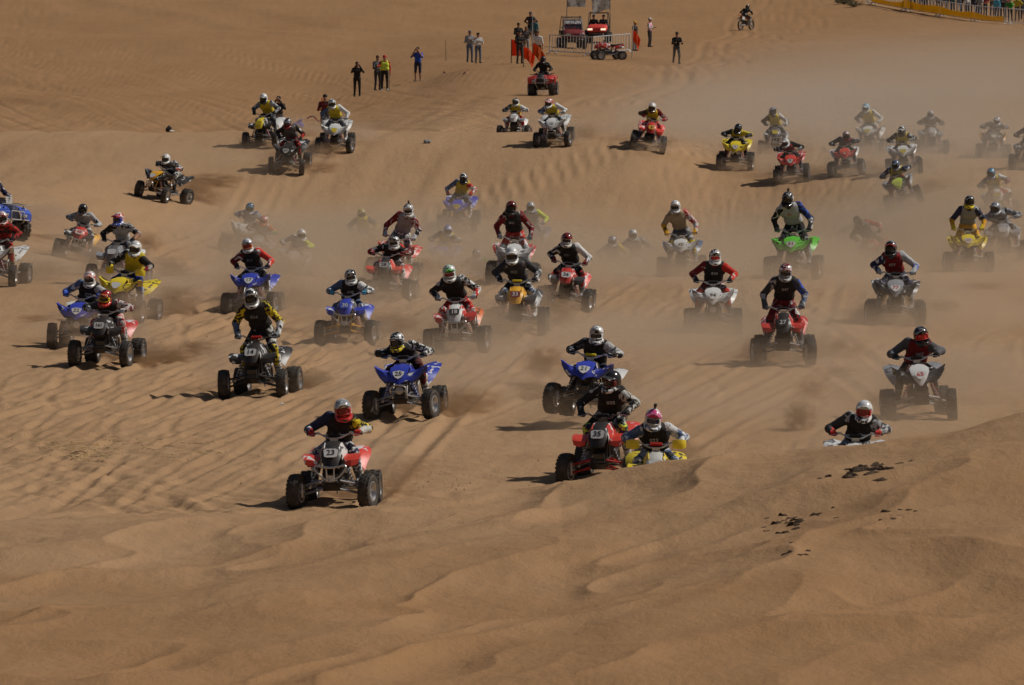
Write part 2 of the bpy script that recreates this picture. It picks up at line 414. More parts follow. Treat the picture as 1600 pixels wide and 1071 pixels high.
# ------------------------------------------------------------------ mesh builders
class MB:
    def __init__(self):
        self.v = []; self.f = []; self.m = []
    def add(self, verts, faces, mi=0):
        o = len(self.v)
        self.v += [tuple(p) for p in verts]
        self.f += [tuple(i + o for i in f) for f in faces]
        self.m += [mi] * len(faces)
        return self
    def box(self, c, s, rot=None, mi=0, taper=1.0):
        hx, hy, hz = s[0] / 2, s[1] / 2, s[2] / 2
        t = taper
        P = [(-hx, -hy, -hz), (hx, -hy, -hz), (hx, hy, -hz), (-hx, hy, -hz), (-hx * t, -hy * t, hz), (hx * t, -hy * t, hz), (hx * t, hy * t, hz), (-hx * t, hy * t, hz)]
        mt = Euler(rot).to_matrix() if rot else Matrix.Identity(3)
        P = [mt @ Vector(p) + Vector(c) for p in P]
        return self.add(P, [(0, 3, 2, 1), (4, 5, 6, 7), (0, 1, 5, 4), (1, 2, 6, 5), (2, 3, 7, 6), (3, 0, 4, 7)], mi)
    def tube(self, pts, r, n=8, mi=0, closed=False, caps=True):
        pts = [Vector(p) for p in pts]; k = len(pts)
        rs = r if isinstance(r, (list, tuple)) else [r] * k
        V = []; prev = None
        for i, p in enumerate(pts):
            if closed: t = (pts[(i + 1) % k] - pts[i - 1])
            else: t = (pts[min(i + 1, k - 1)] - pts[max(i - 1, 0)])
            t = t.normalized() if t.length > 1e-9 else Vector((0, 0, 1))
            if prev is None:
                a = t.orthogonal().normalized()
            else:
                a = (prev - t * prev.dot(t))
                a = a.normalized() if a.length > 1e-6 else t.orthogonal().normalized()
            prev = a; b = t.cross(a)
            for j in range(n):
                w = 2 * math.pi * j / n
                V.append(p + (a * math.cos(w) + b * math.sin(w)) * rs[i])
        Fs = []
        for i in range(k if closed else k - 1):
            i2 = (i + 1) % k
            for j in range(n):
                Fs.append((i * n + j, i * n + (j + 1) % n, i2 * n + (j + 1) % n, i2 * n + j))
        if caps and not closed:
            Fs.append(tuple(range(n - 1, -1, -1))); Fs.append(tuple((k - 1) * n + j for j in range(n)))
        return self.add(V, Fs, mi)
    def lathe(self, prof, axis='x', c=(0, 0, 0), n=28, mi=0, closed=True):
        """prof: (along, radius) points; revolved about an axis through c"""
        V = []; k = len(prof)
        for a, r in prof:
            for j in range(n):
                w = 2 * math.pi * j / n
                if axis == 'x': p = (a, r * math.cos(w), r * math.sin(w))
                elif axis == 'y': p = (r * math.sin(w), a, r * math.cos(w))
                else: p = (r * math.cos(w), r * math.sin(w), a)
                V.append((p[0] + c[0], p[1] + c[1], p[2] + c[2]))
        Fs = []
        for i in range(k if closed else k - 1):
            i2 = (i + 1) % k
            for j in range(n):
                Fs.append((i * n + j, i2 * n + j, i2 * n + (j + 1) % n, i * n + (j + 1) % n))
        return self.add(V, Fs, mi)
    def sheet(self, rows, th=0.008, mi=0, mi_back=None):
        """a curved panel: grid of points given thickness along its normals"""
        G = [[Vector(p) for p in r] for r in rows]
        a, b = len(G), len(G[0])
        Nn = [[None] * b for _ in range(a)]
        for i in range(a):
            for j in range(b):
                du = G[min(i + 1, a - 1)][j] - G[max(i - 1, 0)][j]
                dv = G[i][min(j + 1, b - 1)] - G[i][max(j - 1, 0)]
                n = du.cross(dv)
                Nn[i][j] = n.normalized() if n.length > 1e-9 else Vector((0, 0, 1))
        top = [G[i][j] + Nn[i][j] * th / 2 for i in range(a) for j in range(b)]
        bot = [G[i][j] - Nn[i][j] * th / 2 for i in range(a) for j in range(b)]
        Q = [(i * b + j, (i + 1) * b + j, (i + 1) * b + j + 1, i * b + j + 1) for i in range(a - 1) for j in range(b - 1)]
        o = a * b
        self.add(top + bot, Q, mi)
        base = len(self.v) - 2 * o
        back = [tuple(base + o + k for k in reversed(q)) for q in Q]
        self.f += back; self.m += [mi if mi_back is None else mi_back] * len(back)
        ring = [j for j in range(b)] + [i * b + b - 1 for i in range(1, a)] + [(a - 1) * b + j for j in range(b - 2, -1, -1)] + [i * b for i in range(a - 2, 0, -1)]
        for k in range(len(ring)):
            p, q = ring[k], ring[(k + 1) % len(ring)]
            self.f.append((base + p, base + q, base + o + q, base + o + p)); self.m.append(mi)
        return self
    def loft(self, secs, mi=0, cap=True):
        """closed cross-sections joined in order"""
        k, n = len(secs), len(secs[0])
        V = [p for s in secs for p in s]
        Fs = [(i * n + j, i * n + (j + 1) % n, (i + 1) * n + (j + 1) % n, (i + 1) * n + j) for i in range(k - 1) for j in range(n)]
        if cap:
            Fs.append(tuple(range(n - 1, -1, -1))); Fs.append(tuple((k - 1) * n + j for j in range(n)))
        return self.add(V, Fs, mi)
    def plate(self, outline, y0, th, to3=lambda u, v, w: (u, w, v), mi=0):
        """flat plate: outline (u,v) polygon, thickness th along w"""
        n = len(outline)
        V = [to3(u, v, y0) for u, v in outline] + [to3(u, v, y0 + th) for u, v in outline]
        Fs = [tuple(range(n)), tuple(range(2 * n - 1, n - 1, -1))] + [(j, n + j, n + (j + 1) % n, (j + 1) % n) for j in range(n)]
        return self.add(V, Fs, mi)
    def mirror_x(self):
        """a mirrored copy appended"""
        o = len(self.v); nf = len(self.f)
        self.v += [(-x, y, z) for x, y, z in [tuple(p) for p in self.v[:o]]]
        self.f += [tuple(i + o for i in reversed(f)) for f in self.f[:nf]]
        self.m += self.m[:nf]
        return self
    def mesh(self, name, smooth=True, angle=38, bevel=0.0):
        me = bpy.data.meshes.new(name)
        me.from_pydata([tuple(p) for p in self.v], [], self.f)
        for i in range(max(self.m) + 1 if self.m else 1): me.materials.append(None)
        me.polygons.foreach_set('material_index', self.m)
        import bmesh
        bm = bmesh.new(); bm.from_mesh(me)
        bmesh.ops.recalc_face_normals(bm, faces=bm.faces)
        if bevel > 0:
            es = [e for e in bm.edges if len(e.link_faces) == 2 and e.calc_face_angle(0) > R(35)]
            bmesh.ops.bevel(bm, geom=es, offset=bevel, segments=2, affect='EDGES', profile=0.6, clamp_overlap=True)
        bm.to_mesh(me); bm.free()
        if smooth:
            me.polygons.foreach_set('use_smooth', [True] * len(me.polygons))
            me.set_sharp_from_angle(angle=R(angle))
        me.update()
        return me

def mirrored(me, name):
    """mirror image of a mesh in x"""
    m2 = me.copy(); m2.name = name
    co = np.empty(len(m2.vertices) * 3, np.float32); m2.vertices.foreach_get('co', co)
    co[0::3] *= -1; m2.vertices.foreach_set('co', co)
    m2.flip_normals(); m2.update()
    return m2

# ------------------------------------------------------------------ implicit bodies (surface nets)
def surfnet(fn, lo, hi, h):
    lo = np.array(lo, float); hi = np.array(hi, float)
    n = np.ceil((hi - lo) / h).astype(int) + 1
    ax = [lo[i] + h * np.arange(n[i]) for i in range(3)]
    X, Y, Z = np.meshgrid(*ax, indexing='ij')
    D = fn(np.stack([X, Y, Z], -1).astype(np.float32))
    S = D < 0
    c = S[:-1, :-1, :-1].astype(int)
    cnt = np.zeros(tuple(n - 1), int); acc = np.zeros(tuple(n - 1) + (3,)); ecount = np.zeros(tuple(n - 1))
    offs = [(i, j, k) for i in (0, 1) for j in (0, 1) for k in (0, 1)]
    def sl(o): return tuple(slice(o[a], n[a] - 1 + o[a]) for a in range(3))
    for o in offs:
        for a in range(3):
            if o[a] == 0:
                p = list(o); p[a] = 1
                d0, d1 = D[sl(o)], D[sl(p)]
                cr = (d0 < 0) != (d1 < 0)
                t = np.where(cr, d0 / (d0 - d1 + 1e-12), 0)
                for b in range(3):
                    acc[..., b] += np.where(cr, o[b] + (t if b == a else 0), 0)
                ecount += cr
    active = ecount > 0
    vid = -np.ones(active.shape, int); vid[active] = np.arange(active.sum())
    ii = np.argwhere(active)
    verts = lo + h * (ii + acc[active] / ecount[active][:, None])
    quads = []
    for a in range(3):
        b, c2 = (a + 1) % 3, (a + 2) % 3
        s0 = [slice(None)] * 3; s1 = [slice(None)] * 3
        s0[a] = slice(0, -1); s1[a] = slice(1, None)
        A = S[tuple(s0)]; B = S[tuple(s1)]
        e = np.argwhere(A != B)
        e = e[(e[:, b] > 0) & (e[:, c2] > 0) & (e[:, b] < n[b] - 1) & (e[:, c2] < n[c2] - 1)]
        if not len(e): continue
        ib = np.zeros(3, int); ib[b] = 1; ic = np.zeros(3, int); ic[c2] = 1
        g = lambda q: vid[q[:, 0], q[:, 1], q[:, 2]]
        q = np.stack([g(e - ib - ic), g(e - ic), g(e), g(e - ib)], -1)
        flip = ~A[e[:, 0], e[:, 1], e[:, 2]]
        q[flip] = q[flip][:, ::-1]
        quads.append(q)
    return verts, np.concatenate(quads)

def cap_d(p, a, b, ra, rb):
    a = np.array(a, np.float32); b = np.array(b, np.float32); ab = b - a
    L = np.float32(max(float(ab @ ab), 1e-12)); ra = np.float32(ra); rb = np.float32(rb)
    t = np.clip(((p - a) @ ab) / L, 0, 1)
    q = p - a - t[..., None] * ab
    return np.sqrt((q * q).sum(-1)) - (ra + (rb - ra) * t)

def smin(a, b, k):
    h = np.clip(0.5 + 0.5 * (b - a) / k, 0, 1)
    return b + (a - b) * h - k * h * (1 - h)

def ell_d(p, c, r):
    q = (p - np.array(c)) / np.array(r)
    l = np.sqrt((q * q).sum(-1)); g = np.sqrt(((q / np.array(r)) ** 2).sum(-1)) + 1e-9
    return l * (l - 1.0) / g

def box_d(p, c, hs, r=0.0):
    q = np.abs(p - np.array(c)) - (np.array(hs) - r)
    return np.sqrt((np.maximum(q, 0) ** 2).sum(-1)) + np.minimum(q.max(-1), 0) - r

def union(p, caps, k=0.03):
    d = None
    for c in caps:
        e = cap_d(p, *c[:4])
        d = e if d is None else smin(d, e, k)
    return d

def np_mesh(name, v, q, mi=None, nmat=1):
    me = bpy.data.meshes.new(name)
    v = np.asarray(v, np.float32); q = np.asarray(q, np.int32)
    me.vertices.add(len(v)); me.vertices.foreach_set('co', v.ravel())
    me.loops.add(q.size); me.loops.foreach_set('vertex_index', q.ravel())
    me.polygons.add(len(q)); me.polygons.foreach_set('loop_start', np.arange(0, q.size, 4, dtype=np.int32))
    me.polygons.foreach_set('loop_total', np.full(len(q), 4, np.int32))
    me.polygons.foreach_set('use_smooth', np.ones(len(q), bool))
    for i in range(nmat): me.materials.append(None)
    if mi is not None: me.polygons.foreach_set('material_index', np.asarray(mi, np.int32))
    me.update(); me.validate()
    return me

def sdf_mesh(name, fn, lo, hi, h):
    v, q = surfnet(fn, lo, hi, h)
    return np_mesh(name, v, q)

def body_mesh(name, caps, h=0.019, k=0.035, extra=None, pad=0.06):
    """caps: (a,b,ra,rb,slot) ; one continuous skin, faces take the slot of the nearest limb"""
    P = np.array([c[0] for c in caps] + [c[1] for c in caps], float)
    rm = max(max(c[2], c[3]) for c in caps)
    lo = P.min(0) - rm - pad; hi = P.max(0) + rm + pad
    v, q = surfnet(lambda p: union(p, caps, k), lo, hi, h)
    fc = v[q].mean(1)
    best = None; slot = None
    for c in caps:
        d = cap_d(fc, *c[:4])
        if best is None: best = d; slot = np.full(len(fc), c[4])
        else:
            w = d < best; best = np.where(w, d, best); slot = np.where(w, c[4], slot)
    return np_mesh(name, v, q, slot, max(c[4] for c in caps) + 1)

_txt = {}
def text_mesh(s, size, depth=0.004, bold=0.0):
    key = (s, round(size, 3), bold)
    if key in _txt: return _txt[key]
    cu = bpy.data.curves.new('lettering', 'FONT')
    cu.body = s; cu.size = size; cu.extrude = depth / 2; cu.align_x = 'CENTER'; cu.align_y = 'CENTER'; cu.offset = bold
    cu.resolution_u = 2
    o = bpy.data.objects.new('tmp_text', cu)
    me = bpy.data.meshes.new_from_object(o)
    me.name = 'lettering'
    bpy.data.objects.remove(o); bpy.data.curves.remove(cu)
    me.materials.clear(); me.materials.append(None)
    _txt[key] = me
    return me
# ------------------------------------------------------------------ quad bikes (front = -Y, origin on the ground under the front axle)
def tyre_mesh(name, Ro, w, Ri, knob_rows, nk, kh, seedk=0):
    b = MB()
    h = w / 2
    prof = [(-h * 0.80, Ri), (-h * 0.98, Ri + (Ro - Ri) * 0.35), (-h, Ri + (Ro - Ri) * 0.62), (-h * 0.93, Ro - 0.030), (-h * 0.74, Ro - 0.010), (-h * 0.35, Ro - 0.003),
            (0, Ro), (h * 0.35, Ro - 0.003), (h * 0.74, Ro - 0.010), (h * 0.93, Ro - 0.030), (h, Ri + (Ro - Ri) * 0.62), (h * 0.98, Ri + (Ro - Ri) * 0.35), (h * 0.80, Ri)]
    b.lathe(prof, 'x', n=30)
    for row, (fx, wx) in enumerate(knob_rows):
        for j in range(nk):
            a = 2 * math.pi * (j + 0.5 * (row % 2)) / nk
            rr = Ro - 0.004 - 0.018 * abs(fx) ** 3
            L = 2 * math.pi * Ro / nk * 0.55
            b.box((fx * h, math.cos(a) * rr, math.sin(a) * rr), (wx * h, kh * 2, L), rot=(a, 0, 0))
    return b.mesh(name, angle=35)

def rim_mesh(name, Ri, w, side):
    """side=+1: dished face towards +x"""
    b = MB(); h = w / 2; s = side
    prof = [(s * h * 0.86, Ri + 0.012), (s * h * 0.90, Ri - 0.006), (s * h * 0.60, Ri - 0.020), (s * h * 0.20, Ri - 0.030), (s * h * 0.12, Ri * 0.55), (s * h * 0.34, Ri * 0.42), (s * h * 0.36, 0.004),
            (-s * h * 0.2, 0.004), (-s * h * 0.2, Ri * 0.6), (-s * h * 0.86, Ri - 0.012), (-s * h * 0.86, Ri + 0.012), (0, Ri - 0.004)]
    b.lathe(prof, 'x', n=24)
    for j in range(4):
        a = 2 * math.pi * j / 4 + 0.4
        b.tube([(s * h * 0.30, math.cos(a) * Ri * 0.36, math.sin(a) * Ri * 0.36), (s * h * 0.46, math.cos(a) * Ri * 0.36, math.sin(a) * Ri * 0.36)], 0.010, 6)
    return b.mesh(name)

FT_R, FT_W, RT_R, RT_W = 0.262, 0.172, 0.250, 0.245
T_FRONT = tyre_mesh('front_tyre', FT_R, FT_W, 0.135, [(-0.80, 0.30), (-0.28, 0.34), (0.28, 0.34), (0.80, 0.30)], 24, 0.007)
T_REAR = tyre_mesh('rear_tyre', RT_R, RT_W, 0.125, [(-0.70, 0.42), (0.0, 0.5), (0.70, 0.42)], 20, 0.009)
RIM_F = {s: rim_mesh('front_rim', 0.135, FT_W, s) for s in (1, -1)}
RIM_R = {s: rim_mesh('rear_rim', 0.125, RT_W, s) for s in (1, -1)}

def helix(a, b, r, turns, wire, n=6, steps=10):
    a = Vector(a); b = Vector(b); t = (b - a).normalized(); u = t.orthogonal().normalized(); w = t.cross(u)
    pts = []
    for i in range(int(turns * steps) + 1):
        f = i / (turns * steps); an = 2 * math.pi * turns * f
        pts.append(a.lerp(b, f) + (u * math.cos(an) + w * math.sin(an)) * r)
    return MB().tube(pts, wire, n)

def bez(p, n=8):
    """smooth path through control points"""
    P = [Vector(q) for q in p]; out = []
    for i in range(len(P) - 1):
        p0 = P[max(i - 1, 0)]; p1 = P[i]; p2 = P[i + 1]; p3 = P[min(i + 2, len(P) - 1)]
        for k in range(n):
            t = k / n
            out.append(0.5 * ((2 * p1) + (p2 - p0) * t + (2 * p0 - 5 * p1 + 4 * p2 - p3) * t * t + (3 * p1 - p0 - 3 * p2 + p3) * t ** 3))
    out.append(P[-1])
    return out

def ring_xz(y, w, h, zc, n=12, sq=2.6, xo=0.0):
    """super-ellipse section across the bike at y"""
    out = []
    for j in range(n):
        a = 2 * math.pi * (j + 0.5) / n
        c, s = math.cos(a), math.sin(a)
        out.append((xo + w * math.copysign(abs(c) ** (2 / sq), c), y, zc + h * math.copysign(abs(s) ** (2 / sq), s)))
    return out

PARTS = {}      # kind -> list of (name, mesh, material keys, parent index, loc, rot, flag)
def common_parts():
    L = []
    def P(name, mesh, keys, parent=None, loc=None, rot=None, flag=None):
        L.append((name, mesh, keys, parent, loc, rot, flag)); return len(L) - 1
    for s in (-1, 1):
        i = P('wheel', T_FRONT, ['rubber'], None, (s * 0.505, 0, FT_R - 0.012), 'steer'); P('rim', RIM_F[s], ['rim'], i)
        i = P('wheel', T_REAR, ['rubber'], None, (s * 0.455, 1.25, RT_R - 0.012)); P('rim', RIM_R[s], ['rim'], i)
    # frame
    b = MB()
    for s in (-1, 1):
        b.tube(bez([(s * 0.07, 0.22, 0.86), (s * 0.11, 0.02, 0.62), (s * 0.12, -0.10, 0.38), (s * 0.12, 0.10, 0.28), (s * 0.13, 0.90, 0.28), (s * 0.12, 1.02, 0.42), (s * 0.10, 1.02, 0.66)], 5), 0.017, 8)
        b.tube(bez([(s * 0.05, 0.26, 0.90), (s * 0.08, 0.60, 0.76), (s * 0.09, 1.05, 0.70), (s * 0.10, 1.45, 0.74)], 5), 0.016, 8)
        b.tube([(s * 0.12, -0.06, 0.40), (s * 0.12, 0.30, 0.44), (s * 0.12, 0.92, 0.40)], 0.014, 6)
    for y, z in ((-0.08, 0.36), (0.12, 0.28), (0.45, 0.28), (0.9, 0.28), (0.02, 0.60)):
        b.tube([(-0.12, y, z), (0.12, y, z)], 0.014, 6)
    P('frame', b.mesh('frame'), ['frame'])
    b = MB(); b.sheet([[(-0.13, -0.12, 0.36), (0.13, -0.12, 0.36)], [(-0.13, -0.02, 0.27), (0.13, -0.02, 0.27)], [(-0.12, 0.5, 0.245), (0.12, 0.5, 0.245)]], 0.01)
    P('skid_plate', b.mesh('skid_plate'), ['darkmetal'])
    for s in (-1, 1):
        for lo in (0, 1):
            b = MB()
            zi, zo, xo = (0.30, 0.215, 0.425) if lo else (0.42, 0.34, 0.415)
            b.tube([(s * 0.12, -0.13, zi), (s * 0.27, -0.05, (zi + zo) / 2), (s * xo, 0.0, zo)], [0.014, 0.015, 0.018], 8)
            b.tube([(s * 0.12, 0.15, zi), (s * 0.27, 0.07, (zi + zo) / 2), (s * xo, 0.0, zo)], [0.014, 0.015, 0.018], 8)
            b.tube([(s * 0.22, -0.08, (zi * 0.7 + zo * 0.3)), (s * 0.22, 0.10, (zi * 0.7 + zo * 0.3))], 0.011, 6)
            P('suspension_arm', b.mesh('suspension_arm'), ['arm'])
        b = MB(); b.tube([(s * 0.14, 0.06, 0.74), (s * 0.20, 0.045, 0.61)], 0.026, 8); b.tube([(s * 0.20, 0.045, 0.61), (s * 0.33, 0.02, 0.30)], 0.012, 8); b.tube([(s * 0.305, 0.025, 0.36), (s * 0.33, 0.02, 0.30)], 0.026, 8)
        i = P('shock_absorber', b.mesh('shock_absorber'), ['metal'])
        P('spring', helix((s * 0.175, 0.05, 0.66), (s * 0.315, 0.023, 0.335), 0.030, 7, 0.0065).mesh('spring'), ['spring'], i)
        b = MB(); b.box((s * 0.43, 0.0, 0.27), (0.035, 0.06, 0.20)); b.tube([(s * 0.40, 0.0, 0.258), (s * 0.50, 0.0, 0.258)], 0.030, 10); b.tube([(s * 0.10, 0.10, 0.40), (s * 0.43, 0.08, 0.27)], 0.009, 6)
        P('steering_knuckle', b.mesh('steering_knuckle', bevel=0.006), ['metal'])
    # engine with cylinder fins and covers
    b = MB()
    b.box((0, 0.60, 0.44), (0.26, 0.40, 0.24)); b.box((0, 0.50, 0.63), (0.17, 0.18, 0.20), rot=(0.25, 0, 0))
    for k in range(5): b.box((0, 0.495 - 0.01 * k, 0.55 + 0.035 * k), (0.215, 0.215, 0.012), rot=(0.25, 0, 0))
    for s in (-1, 1): b.lathe([(s * 0.13, 0.105), (s * 0.165, 0.095), (s * 0.172, 0.06), (s * 0.172, 0.002), (s * 0.12, 0.002)], 'x', (0, 0.63, 0.42), 18)
    P('engine', b.mesh('engine', bevel=0.006), ['darkmetal'])
    b = MB(); b.box((0, 0.13, 0.58), (0.27, 0.05, 0.23), rot=(0.18, 0, 0))
    for k in range(8): b.box((0, 0.10 - 0.0, 0.49 + k * 0.026), (0.25, 0.012, 0.006), rot=(0.18, 0, 0))
    P('radiator', b.mesh('radiator'), ['black'])
    b = MB(); b.box((0, 0.32, 0.50), (0.22, 0.16, 0.20)); P('air_box', b.mesh('air_box', bevel=0.01), ['black'])
    b = MB(); b.box((0.0, 0.0, 0.44), (0.16, 0.14, 0.16), rot=(0.2, 0, 0)); b.box((0, -0.06, 0.37), (0.18, 0.07, 0.09))
    P('front_cover', b.mesh('front_cover', bevel=0.01), ['black'])
    b = MB(); b.tube(bez([(0.07, 0.42, 0.62), (0.15, 0.36, 0.52), (0.17, 0.62, 0.50), (0.17, 0.92, 0.60)], 5), 0.021, 8)
    b.tube([(0.17, 0.90, 0.60), (0.19, 0.96, 0.62), (0.20, 1.36, 0.67), (0.20, 1.40, 0.675)], [0.03, 0.056, 0.056, 0.035], 12)
    P('exhaust', b.mesh('exhaust'), ['metal'])
    b = MB()
    for s in (-1, 1): b.box((s * 0.075, 0.98, 0.31), (0.045, 0.60, 0.07), rot=(0.12, 0, 0))
    b.box((0, 1.22, 0.26), (0.20, 0.10, 0.10))
    i = P('swing_arm', b.mesh('swing_arm', bevel=0.008), ['metal'])
    b = MB(); b.tube([(-0.40, 1.25, 0.243), (0.40, 1.25, 0.243)], 0.024, 10); b.lathe([(-0.06, 0.10), (-0.05, 0.10), (-0.05, 0.03), (-0.06, 0.03)], 'x', (0, 1.25, 0.243), 20)
    P('rear_axle', b.mesh('rear_axle'), ['metal'])
    # seat
    secs = [ring_xz(0.62, 0.060, 0.035, 0.855), ring_xz(0.74, 0.105, 0.055, 0.80), ring_xz(0.95, 0.135, 0.060, 0.775), ring_xz(1.18, 0.140, 0.055, 0.79), ring_xz(1.38, 0.115, 0.045, 0.83), ring_xz(1.45, 0.085, 0.02, 0.845)]
    P('seat', MB().loft(secs).mesh('seat'), ['seat'])
    # footpegs with heel guards, side bars
    for s in (-1, 1):
        b = MB()
        b.tube([(s * 0.12, 0.62, 0.30), (s * 0.40, 0.62, 0.31)], 0.018, 8)
        for k in range(4): b.box((s * (0.26 + 0.035 * k), 0.62, 0.325), (0.006, 0.05, 0.02))
        P('footpeg', b.mesh('footpeg'), ['darkmetal'])
        b = MB()
        b.tube(bez([(s * 0.13, 0.36, 0.30), (s * 0.36, 0.34, 0.30), (s * 0.45, 0.44, 0.30), (s * 0.46, 0.74, 0.30), (s * 0.40, 0.90, 0.30), (s * 0.13, 0.90, 0.31)], 4), 0.016, 8)
        for k in range(4): b.tube([(s * 0.15, 0.70 + 0.05 * k, 0.30), (s * 0.44, 0.70 + 0.05 * k, 0.30)], 0.006, 5)
        P('nerf_bar', b.mesh('nerf_bar'), ['bar'], flag='nerf')
    # handlebar, stem, grips, levers
    b = MB()
    b.tube(bez([(-0.38, 0.47, 1.045), (-0.24, 0.43, 1.06), (-0.10, 0.37, 1.00), (0, 0.36, 0.985), (0.10, 0.37, 1.00), (0.24, 0.43, 1.06), (0.38, 0.47, 1.045)], 5), 0.0125, 8)
    b.tube([(-0.155, 0.395, 1.035), (0.155, 0.395, 1.035)], 0.009, 8)
    b.tube([(0, 0.36, 0.99), (0, 0.20, 0.62)], 0.018, 8); b.box((0, 0.36, 0.975), (0.11, 0.06, 0.045))
    i = P('handlebar', b.mesh('handlebar'), ['bar'])
    P('crossbar_pad', MB().tube([(-0.09, 0.393, 1.038), (-0.085, 0.393, 1.038), (0.085, 0.393, 1.038), (0.09, 0.393, 1.038)], [0.015, 0.026, 0.026, 0.015], 10).mesh('crossbar_pad'), ['pad'], i)
    for s in (-1, 1):
        P('grip', MB().tube([(s * 0.275, 0.441, 1.058), (s * 0.28, 0.442, 1.058), (s * 0.385, 0.471, 1.044), (s * 0.395, 0.473, 1.043)], [0.014, 0.019, 0.019, 0.02], 10).mesh('grip'), ['black'], i)
        b = MB(); b.tube([(s * 0.23, 0.42, 1.055), (s * 0.25, 0.37, 1.05), (s * 0.37, 0.395, 1.035)], [0.010, 0.007, 0.006], 6); b.box((s * 0.235, 0.42, 1.062), (0.04, 0.04, 0.035))
        P('brake_lever', b.mesh('brake_lever'), ['metal'], i)
        g = [[(s * 0.24, 0.37, 1.095 - 0.105 * t), (s * 0.29, 0.335, 1.115 - 0.135 * t), (s * 0.35, 0.34, 1.115 - 0.14 * t), (s * 0.41, 0.39, 1.10 - 0.12 * t), (s * 0.425, 0.44, 1.09 - 0.10 * t)] for t in (0, 0.33, 0.66, 1.0)]
        g = [[(x, y - 0.015 * math.sin(math.pi * k / 3), z) for (x, y, z) in row] for k, row in enumerate(g)]
        P('hand_guard', MB().sheet(g, 0.012).mesh('hand_guard'), ['guard'], i, flag='guards')
    # rear grab bar
    P('grab_bar', MB().tube(bez([(-0.10, 1.40, 0.72), (-0.12, 1.55, 0.74), (0, 1.58, 0.75), (0.12, 1.55, 0.74), (0.10, 1.40, 0.72)], 5), 0.013, 8).mesh('grab_bar'), ['bar'])
    return L

def xmir(rows): return [[(-x, y, z) for x, y, z in r] for r in rows]

